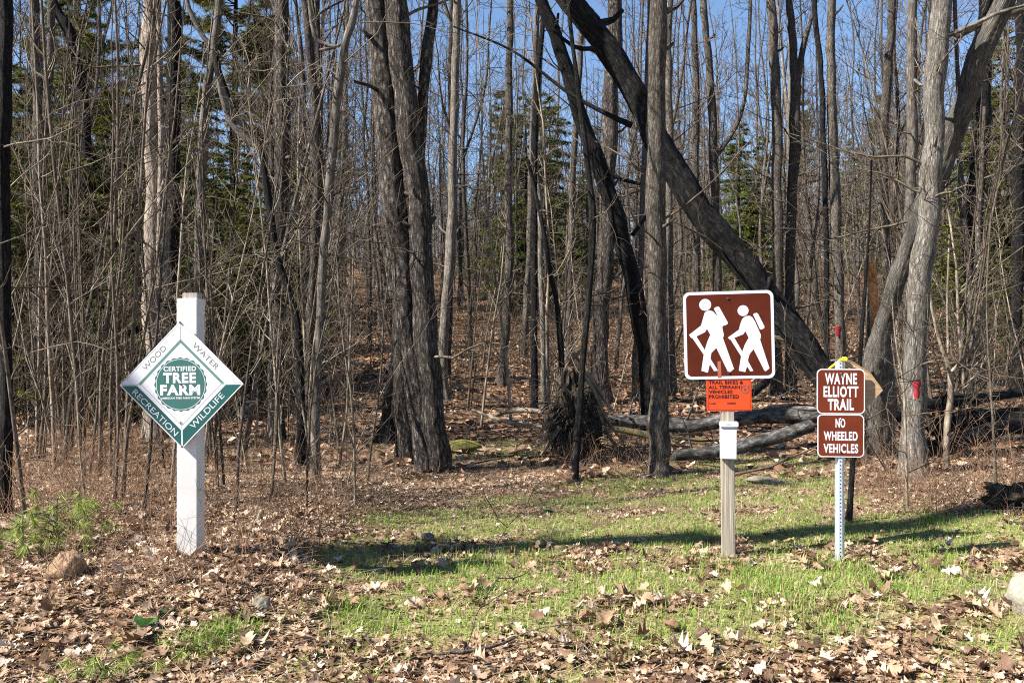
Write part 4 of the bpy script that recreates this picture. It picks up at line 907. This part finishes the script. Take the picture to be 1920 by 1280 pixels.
def leafy(px, py, n_, s_, label):
    d = gd(px, py); b = P(px, py, d); b[2] = gz(b[0], d); V0, T = oval_leaf(); VV, FF = [], []
    for i in range(n_):
        a = R.uniform(0, 6.28); t = R.uniform(.2, .9); Q = np.column_stack([V0[:, 0] * 1.6, V0[:, 1] + .5, .35 * np.abs(V0[:, 0])]) * s_
        M = np.array(Matrix.Rotation(a, 3, 'Z') @ Matrix.Rotation(t, 3, 'X')); FF.append(T + len(VV) * 7); VV.append(Q @ M.T)
    o = link('leafy_plant', npmesh('leafy_plant', np.concatenate(VV), [np.concatenate(FF)], GREENLEAF, True)); o.location = b + (0, 0, .015); tag(o, label, 'plant')
leafy(272, 1182, 5, .085, 'dark green broad leaves lying in the litter near the bottom edge')
leafy(1026, 966, 9, .07, 'little dark green plant in the straw beyond the shadow')
leafy(312, 1158, 3, .05, 'light green leaf sprout beside the broad dark leaves')

# ------------------------------------------------------------------ signs
def box(name, sx, sy, sz, loc, m, parent, bev=.003, rot=None):
    import bmesh
    bm = bmesh.new(); bmesh.ops.create_cube(bm, size=1); bmesh.ops.scale(bm, vec=(sx, sy, sz), verts=bm.verts)
    if bev: bmesh.ops.bevel(bm, geom=bm.edges[:], offset=bev, segments=2, affect='EDGES')
    me = bpy.data.meshes.new(name); bm.to_mesh(me); bm.free()
    o = link(name, me, parent, m); o.location = loc
    if rot: o.rotation_euler = rot
    return o
def poly_arrays(polys, y, th):
    "polys in (x,z); flat front at y, thickness th behind it"
    VV, FF3, FF4 = [], [], []; b = 0
    for pl in polys:
        loops = pl if isinstance(pl[0][0], (list, tuple, np.ndarray)) else [pl]
        flat = [Vector((q[0], 0, q[1])) for lp in loops for q in lp]
        tris = tessellate_polygon([[Vector((q[0], q[1], 0)) for q in lp] for lp in loops]); n = len(flat)
        for v in flat: VV.append((v.x, y, v.z))
        for v in flat: VV.append((v.x, y + th, v.z))
        for t in tris:
            a, c, e = (flat[t[0]], flat[t[1]], flat[t[2]])
            s = (c.x - a.x) * (e.z - a.z) - (c.z - a.z) * (e.x - a.x)
            t = t if s > 0 else (t[0], t[2], t[1])
            FF3.append((b + t[0], b + t[1], b + t[2])); FF3.append((b + n + t[0], b + n + t[2], b + n + t[1]))
        o = 0
        for lp in loops:
            L = len(lp)
            for i in range(L): FF4.append((b + o + i, b + o + (i + 1) % L, b + n + o + (i + 1) % L, b + n + o + i))
            o += L
        b += 2 * n
    return np.array(VV), [np.array(FF3), np.array(FF4)]
def slab(name, polys, y, th, m, parent):
    V, f = poly_arrays(polys, y, th); return link(name, npmesh(name, V, f, m, False), parent)
def rrect(w_, h_, r, cx=0, cz=0, n=7):
    out = []
    for (sx, sz, a0) in ((1, 1, 0), (-1, 1, 90), (-1, -1, 180), (1, -1, 270)):
        for i in range(n + 1):
            a = math.radians(a0 + 90 * i / n); out.append((cx + sx * (w_ / 2 - r) + r * math.cos(a), cz + sz * (h_ / 2 - r) + r * math.sin(a)))
    return out
def disc(cx, cz, r, n=40, sc=0, ns=0): return [(cx + (r + sc * math.cos(ns * a)) * math.cos(a), cz + (r + sc * math.cos(ns * a)) * math.sin(a)) for a in [2 * math.pi * i / n for i in range(n)]]
def text_faces(body, cx, cz, w_, h_, bold=0.0, rot=0.0, y=0.0):
    cu = bpy.data.curves.new('t', 'FONT'); cu.body = body; cu.offset = bold; cu.resolution_u = 4; cu.space_character = 1.0 + bold * 3
    ob = bpy.data.objects.new('t', cu); COL.objects.link(ob); bpy.context.view_layer.update()
    me = bpy.data.meshes.new_from_object(ob.evaluated_get(bpy.context.evaluated_depsgraph_get()))
    V = np.array([v.co[:] for v in me.vertices]); Fc = [tuple(p.vertices) for p in me.polygons]
    bpy.data.objects.remove(ob); bpy.data.curves.remove(cu); bpy.data.meshes.remove(me)
    lo, hi = V.min(0), V.max(0); U = (V - (lo + hi) / 2) / (hi - lo + (0, 0, 1)) * (w_, h_, 0)
    c, s = math.cos(rot), math.sin(rot)
    X_ = U[:, 0] * c - U[:, 1] * s + cx; Z_ = U[:, 0] * s + U[:, 1] * c + cz
    return np.column_stack([X_, np.full(len(X_), y), Z_]), Fc
def lettering(name, items, m, parent, y):
    for it in items:
        V, Fc = text_faces(*it, y=y)
        me = bpy.data.meshes.new(name); me.from_pydata(V.tolist(), [], Fc); me.materials.append(m); link(name, me, parent)

# --- hiker sign -------------------------------------------------------------
dH = 5.95
bp_ = P(1367, 1036, dH); bp_[2] = gz(bp_[0], bp_[1])
PX = F / dH                                       # pixels per metre at the post
hik = empty('hiker_sign', bp_, 'square brown trail sign with two white hikers on a weathered wooden post', 'trail sign')
hik.rotation_euler = (0, math.radians(-.6), math.radians(-8))
def hz(py): return EYE - (py - 640) / PX - bp_[2]
post_top = hz(560)
box('post', .089, .089, post_top + .1, (0.001, .045, post_top / 2 - .05), M_POSTWOOD, hik, .004)
sw, sh = 165 / PX, 164 / PX
scx, scz = (1369.5 - 1366) / PX, hz(628)
pn = empty_panel = slab('sign_panel', [rrect(sw, sh, .045)], -.008, .003, M_WHITE_BR, hik); pn.location = (scx, 0, scz); pn.rotation_euler = (0, math.radians(-.7), 0)
slab('brown_face', [rrect(sw - .04, sh - .04, .03)], -.0084, .0003, M_BROWN, pn)
def hm(pt):                                    # crop coordinates of the sign to metres
    x, y = pt; v = (y - 88) / 832.0; u = (x - (65 + 27 * v) ) / 845.0; vv = (y - (90 - 19 * u)) / 830.0
    return ((u - .5) * sw, (.5 - vv) * sh)
b1 = [(262, 322), (272, 285), (290, 268), (322, 261), (352, 272), (380, 302), (399, 330), (385, 296), (361, 248), (368, 234), (398, 224), (412, 234), (490, 374), (489, 390), (470, 402), (443, 409), (440, 430), (455, 492), (447, 525), (553, 815), (512, 850), (497, 843), (386, 617), (340, 665), (332, 715), (336, 728), (403, 833), (367, 838), (326, 772), (308, 853), (247, 835), (268, 682), (156, 519), (150, 526), (127, 493), (240, 405)]
h1 = [(296, 436), (328, 492), (300, 560), (277, 637), (197, 508), (278, 468)]
b2 = [(625, 345), (642, 327), (665, 316), (695, 314), (718, 328), (745, 370), (798, 490), (800, 512), (793, 540), (882, 808), (847, 837), (835, 830), (733, 628), (697, 675), (683, 725), (685, 745), (733, 833), (705, 838), (674, 790), (658, 845), (598, 832), (618, 697), (518, 538), (513, 541), (493, 519), (595, 445), (608, 390)]
h2 = [(655, 458), (687, 520), (650, 590), (629, 652), (553, 522), (637, 488)]
pk = [(725, 300), (738, 290), (762, 287), (774, 299), (832, 415), (830, 430), (808, 443), (792, 443)]
heads = [[(277 + 56 * math.cos(a), 208 + 56 * math.sin(a)) for a in [i * math.pi / 18 for i in range(36)]], [(632 + 51 * math.cos(a), 265 + 51 * math.sin(a)) for a in [i * math.pi / 18 for i in range(36)]]]
cv = lambda L: [hm(q) for q in L]
slab('hiker_symbol', [[cv(b1), cv(h1)], cv(heads[0])], -.0088, .0003, M_WHITE_BR, pn)
slab('hiker_symbol', [[cv(b2), cv(h2)], cv(heads[1]), cv(pk)], -.0088, .0003, M_WHITE_BR, pn)
slab('tape_strip', [cv([(398, 745), (428, 742), (437, 898), (402, 901)])], -.0092, .0003, M_BROWN_TAPE, pn)
for q in ((486, 147), (503, 848)):
    u_, v_ = hm(q); slab('bolt', [disc(u_, v_, .007, 14)], -.016, .006, M_BOLT, pn)
# orange notice
nt = empty('orange_notice', (bp_[0], bp_[1] - .012, bp_[2]), 'orange paper notice about trail bikes stapled under the hiker sign', 'notice')
nt.rotation_euler = hik.rotation_euler
nw, nh = 82 / PX, 62 / PX; ncx, ncz = (1366.5 - 1364) / PX, hz(739.5)
cd = slab('card', [[(-nw / 2, -nh / 2), (nw / 2, -nh / 2 + .004), (nw / 2 - .001, nh / 2), (-nw / 2 - .002, nh / 2)]], .009, .002, M_ORANGE, nt); cd.location = (ncx, 0, ncz)
def fr(w_, h_, t): return [[(-w_ / 2, -h_ / 2), (w_ / 2, -h_ / 2), (w_ / 2, h_ / 2), (-w_ / 2, h_ / 2)], [(-w_ / 2 + t, -h_ / 2 + t), (-w_ / 2 + t, h_ / 2 - t), (w_ / 2 - t, h_ / 2 - t), (w_ / 2 - t, -h_ / 2 + t)]]
slab('border_line', [fr(nw * .94, nh * .93, .0018)], .0082, .0004, M_BLACK, cd)
def nb(x0, x1, y0, y1):          # box in the crop of the notice: 283..697 x 925..1230
    s_ = nw / 414.0; return ((x0 + x1) / 2 - 490) * s_, -((y0 + y1) / 2 - 1077) * s_, (x1 - x0) * s_, (y1 - y0) * s_
lettering('lettering', [('TRAIL BIKES &', *nb(303, 622, 945, 978), .03), ('ALL TERRAIN', *nb(303, 590, 990, 1022), .03), ('VEHICLES', *nb(303, 522, 1034, 1067), .03), ('PROHIBITED', *nb(303, 582, 1078, 1112), .03),
                        ('NAME', *nb(308, 366, 1154, 1168), .02), ('ADDRESS', *nb(470, 553, 1148, 1168), .02)], M_BLACK, cd, .0078)
ex_, ez_, ew_, eh_ = nb(600, 675, 985, 1075)
slab('emblem', [[disc(ex_, ez_, ew_ * .5, 26), disc(ex_, ez_, ew_ * .42, 26)[::-1]], [(ex_ - .008, ez_ + .012), (ex_ - .008, ez_ - .002), (ex_, ez_ - .013), (ex_ + .008, ez_ - .002), (ex_ + .008, ez_ + .012), (ex_, ez_ + .009)]] +
     [[(ex_ + s * (ew_ * .42), ez_ + eh_ * .5), (ex_ + s * (ew_ * .5), ez_ + eh_ * .5), (ex_ + s * (ew_ * .5), ez_ + eh_ * .15), (ex_ + s * (ew_ * .42), ez_ + eh_ * .15)] for s in (-1, 1)], .0079, .0004, M_INK, cd)
slab('underline', [[(-nw * .44, -.0265 * 1), (nw * .2, -.0265), (nw * .2, -.0275), (-nw * .44, -.0275)]], .0079, .0004, M_BLACK, cd)
# leaflet box
lb = empty('leaflet_box', (bp_[0], bp_[1] - .001, bp_[2]), 'white plastic leaflet box with a hinged lid screwed to the wooden post', 'leaflet box'); lb.rotation_euler = hik.rotation_euler
bz0, bz1 = hz(858), hz(797)
bd = slab('box_body', [[(-.056, bz0), (.052, bz0 - .002), (.056, bz1), (-.056, bz1)]], -.042, .036, M_BOX, lb)
slab('box_lid', [rrect(.126, .034, .009, .004, hz(794))], -.052, .05, M_BOX, lb)
for sx_ in (-.044, .044): slab('screw', [disc(sx_, bz1 - .015, .003, 10)], -.0435, .001, M_BOLT, bd)
slab('vent_slot', [rrect(.03, .002, .0008, 0, hz(794))], -.0532, .001, M_INKG, lb)

# --- trail name sign on metal post ------------------------------------------
dM = 5.75
mp_ = P(1576, 1058, dM); mp_[2] = gz(mp_[0], mp_[1]); PM = F / dM
trl = empty('trail_name_sign', mp_, 'two small red brown signs bolted on a thin galvanised metal post', 'trail sign')
trl.rotation_euler = (0, 0, math.radians(-6))
def mz(py): return EYE - (py - 640) / PM - mp_[2]
mt = mz(677)
# channel post: a hat section with punched holes
hat = [(-.031, .012), (-.031, .009), (-.017, .009), (-.012, -.008), (.012, -.008), (.017, .009), (.031, .009), (.031, .012), (.0145, .012), (.0095, -.005), (-.0095, -.005), (-.0145, .012)]
V = np.array([(x, y + .01, z) for z in (-.15, mt) for x, y in hat]); k_ = len(hat)
fq = [(i, (i + 1) % k_, k_ + (i + 1) % k_, k_ + i) for i in range(k_)]
tris = tessellate_polygon([[Vector((x, y, 0)) for x, y in hat]])
ft = [tuple(k_ + i for i in t) for t in tris]
po = link('post', npmesh('post', V, [fq, ft], M_STEEL, False), trl)
hol = []; z_ = mt - .015
while z_ > mz(1045): hol.append(disc(0, z_, .0042, 12)); z_ -= .0254
slab('post_holes', hol, .0005, .0012, M_HOLE, po)
rs = rrect
W1, H1 = 87 / PM, 84.5 / PM
c1x, c1z = (1576.2 - 1576) / PM, mz(733.5)
s1 = slab('sign_panel', [rrect(W1, H1, .035)], -.004, .003, M_WHITE, trl); s1.location = (c1x, 0, c1z)
slab('brown_face', [rrect(W1 - .014, H1 - .014, .029)], -.0044, .0003, M_BROWN2, s1)
def t1(x0, x1, y0, y1, cx, cy): s_ = 1 / 5.818 / PM; return ((x0 + x1) / 2 - cx) * s_, -((y0 + y1) / 2 - cy) * s_, (x1 - x0) * s_, (y1 - y0) * s_
lettering('lettering', [('WAYNE', *t1(392, 730, 224, 348, 560, 424), .035), ('ELLIOTT', *t1(377, 745, 366, 487, 560, 424), .035), ('TRAIL', *t1(422, 698, 505, 628, 560, 424), .035)], M_WHITE, s1, -.0048)
slab('bolt', [disc(0, (424 - 238) / 5.818 / PM, .007, 12)], -.011, .006, M_BOLT, s1)
W2, H2 = 84.5 / PM, 80 / PM
s2 = slab('sign_panel', [rrect(W2, H2, .032)], -.004, .003, M_WHITE, trl); s2.location = (0, 0, mz(816.5)); 
slab('brown_face', [rrect(W2 - .013, H2 - .013, .027)], -.0044, .0003, M_BROWN2, s2)
lettering('lettering', [('NO', *t1(507, 610, 722, 822, 562, 910), .035), ('WHEELED', *t1(383, 740, 863, 962, 562, 910), .035), ('VEHICLES', *t1(380, 746, 997, 1098, 562, 910), .035)], M_WHITE, s2, -.0048)
slab('bolt', [disc(-.002, (910 - 724) / 5.818 / PM, .005, 12)], -.0085, .003, M_WHITE, s2)
slab('bolt', [disc(-.002, (910 - 1085) / 5.818 / PM, .006, 12)], -.011, .006, M_BOLT, s2)
# diamond board hung behind
mk = empty('diamond_board', (mp_[0] + .028, mp_[1], mp_[2]), 'plywood diamond marker with yellow edge hanging behind the trail name sign', 'trail marker')
mk.rotation_euler = (0, 0, math.radians(-6))
q = lambda px, py: ((px - 1576) / PM, mz(py))
dia = [q(1574, 670), q(1600, 683), q(1625, 700), q(1647, 732), q(1622, 760), q(1590, 790), q(1560, 770), q(1538, 722), q(1549, 690)]
bd = slab('board', [dia[::-1]], .03, .009, M_PLY, mk)
def strip(a, b, t):
    a = np.array(a); b = np.array(b); n_ = np.array((-(b - a)[1], (b - a)[0])); n_ = n_ / np.linalg.norm(n_) * t; return [tuple(a - n_), tuple(b - n_), tuple(b + n_), tuple(a + n_)]
slab('yellow_edge', [strip(q(1574, 671), q(1549, 691), .005)], .020, .008, M_YELLOW, mk)
slab('plain_edge', [strip(q(1576, 671), q(1600, 683), .0022), strip(q(1600, 683), q(1625, 700), .0022), strip(q(1625, 700), q(1647, 732), .0022)], .026, .014, M_PLY, mk)
tb = Tubes(); a_ = np.linspace(0, 2 * math.pi, 14)
for r_, yy in ((.016, -.006), (.013, .012)): tb.add(np.column_stack([r_ * np.cos(a_) - .003, np.full(14, yy), r_ * .6 * np.sin(a_) + mz(673)]), np.full(14, .0065), 6)
link('ribbon_knot', tb.mesh('ribbon_knot', M_YELLOW), mk)

# --- tree farm sign ----------------------------------------------------------
dT = 5.18
tp = P(351, 1046, dT); tp[2] = gz(tp[0], tp[1]); PT = F / dT
tf = empty('tree_farm_sign', tp, 'white and green diamond sign on a white square post', 'sign')
def tz(py): return EYE - (py - 640) / PT - tp[2]
ptop = tz(559)
pr = math.radians(-1)
box('post_sleeve', .125, .125, ptop + .12, (0, .06, ptop / 2 - .06), M_VINYL, tf, .004, (0, 0, pr))
box('post_core', .092, .085, .10, (.008, .062, ptop - .016), M_POSTTOP, tf, .003, (0, 0, pr))
U_ = 119 / PT
fc = slab('diamond_panel', [[(0, -U_), (U_, 0), (0, U_), (-U_, 0)]], -.012, .003, M_WHITE, tf)
fc.location = ((345 - 352) / PT, -.022, tz(720)); fc.rotation_euler = (0, math.radians(-.9), math.radians(-4))
def dm(k, x=0, z=0): return [(0, -k * U_), (k * U_, 0), (0, k * U_), (-k * U_, 0)]
sc_ = lambda L: [(x * U_, z * U_) for x, z in L]
y1, y2, y3, y4 = -.0123, -.0126, -.0129, -.0132
lowL = sc_([(-.965, -.012), (-.715, -.012), (-.012, -.715), (-.012, -.965)]); lowR = sc_([(.965, -.012), (.715, -.012), (.012, -.715), (.012, -.965)])
slab('green_band', [lowL, lowR], y1, .00025, M_GREEN, fc)
slab('green_bar', [sc_([(-.70, .01), (-.64, .01), (0, .65), (.64, .01), (.70, .01), (0, .71)])], y1, .00025, M_GREENBAR, fc)
ln = lambda a, b, t: sc_(strip(a, b, t))
slab('border_lines', [ln((-.962, .012), (0, .972), .0025), ln((0, .972), (.962, .012), .0025), ln((0, .70), (0, .97), .003), ln((-.96, .006), (-.7, .006), .004), ln((.96, .006), (.7, .006), .004),
                      ln((-.64, 0), (0, -.645), .003), ln((.64, 0), (0, -.645), .003), ln((-.69, 0), (-.64, 0), .003), ln((.69, 0), (.64, 0), .003), ln((0, -.645), (0, -.7), .003)], y1, .00025, M_INKG, fc)
slab('seal', [disc(-.008 * U_, 0, .418 * U_, 192, .010 * U_, 24)], y1, .00025, M_GREENSEAL, fc)
slab('seal_ring', [[disc(-.008 * U_, 0, .398 * U_, 90), disc(-.008 * U_, 0, .390 * U_, 90)[::-1]]], y2, .00025, M_WHITE, fc)
def tt(x0, x1, y0, y1_): s_ = U_ / 463.; return ((x0 + x1) / 2 - 522) * s_, (738 - (y0 + y1_) / 2) * s_, (x1 - x0) * s_, (y1_ - y0) * s_
def td(cx, cy, L, h_): s_ = U_ / 463.; return (cx - 522) * s_, (738 - cy) * s_, L * s_, h_ * s_
lettering('seal_lettering', [('CERTIFIED', *tt(392, 636, 606, 642), .035), ('TREE', *tt(388, 634, 652, 728), .045), ('FARM', *tt(365, 664, 739, 816), .045), ('AMERICAN TREE FARM SYSTEM', *tt(370, 662, 829, 843), .035)], M_WHITE, fc, y3)
r45 = math.radians(45)
lettering('upper_lettering', [('WOOD', *td(325, 543, 228, 40), -.002, r45), ('WATER', *td(708, 535, 252, 40), -.002, -r45)], M_INKG, fc, y2)
lettering('lower_lettering', [('RECREATION', *td(325, 940, 448, 43), -.002, -r45), ('WILDLIFE', *td(712, 930, 335, 43), -.002, r45)], M_WHITE, fc, y2)
lettering('trademark', [('R', *tt(512, 523, 1011, 1025), 0)], M_INK, fc, y2)
slab('trademark_ring', [[disc(-.009 * U_, -.604 * U_, .023 * U_, 24), disc(-.009 * U_, -.604 * U_, .018 * U_, 24)[::-1]]], y2, .00025, M_INK, fc)
for zz in (.985, 0.0, -.985): slab('screw', [disc(0, zz * U_ * .985, .0055, 12)], -.019, .005, M_BOLT, fc)

# ------------------------------------------------------------------ tree over the verge that throws the long shadow
def shade_tree():
    cot = 1 / math.tan(SUN_E); dr = np.array((math.sin(SUN_A), math.cos(SUN_A)))
    def at(px, py, h):                       # the point at height h whose shadow falls on pixel (px, py)
        d = gd(px, py); x = (px - 960) / F * d
        q = np.array((x, d)) - dr * cot * (h - gz(x, d)); return np.array((q[0], q[1], h))
    tr = [at(2420, 900, 12.2), at(2100, 935, 12.0), at(1900, 950, 11.8), at(1750, 978, 11.5), at(1560, 995, 11.2), at(1400, 1012, 10.9), at(1250, 1012, 10.6), at(1060, 1022, 10.3), at(860, 1030, 10.1), at(720, 1036, 9.9), at(600, 1056, 9.7)]
    bx, by = -6.0, -1.6
    pts = [np.array((bx, by, gz(bx, by) - .1)), np.array((bx + .1, by, 4.0)), np.array((bx, by + .1, 8.0)), np.array((bx + .4, by + .8, 11.0)), (np.array((bx + 1, by + 2.0, 12.3)) + tr[0]) / 2] + tr
    rad = [.34, .31, .29, .27, .25, .22, .20, .19, .16, .16, .17, .17, .17, .17, .16, .10]
    root = empty('overhanging_tree', (bx, by, gz(bx, by)), 'bare tree whose long hooked limb reaches over the clearing', 'tree')
    tb = Tubes(); trunk_tube(tb, pts, rad, .05, .3, 20, .15); link('trunk', tb.mesh('trunk', BARK, root.location), root)
    br = Tubes()
    for i in range(4): grow(br, tr[-1 - i], (R.gauss(.4, .3), R.gauss(0, .4), .4), 1.6, .03, 1, 3, .4, .1, .16, .004)
    link('crown', br.mesh('crown', TWIG, root.location), root)
shade_tree()
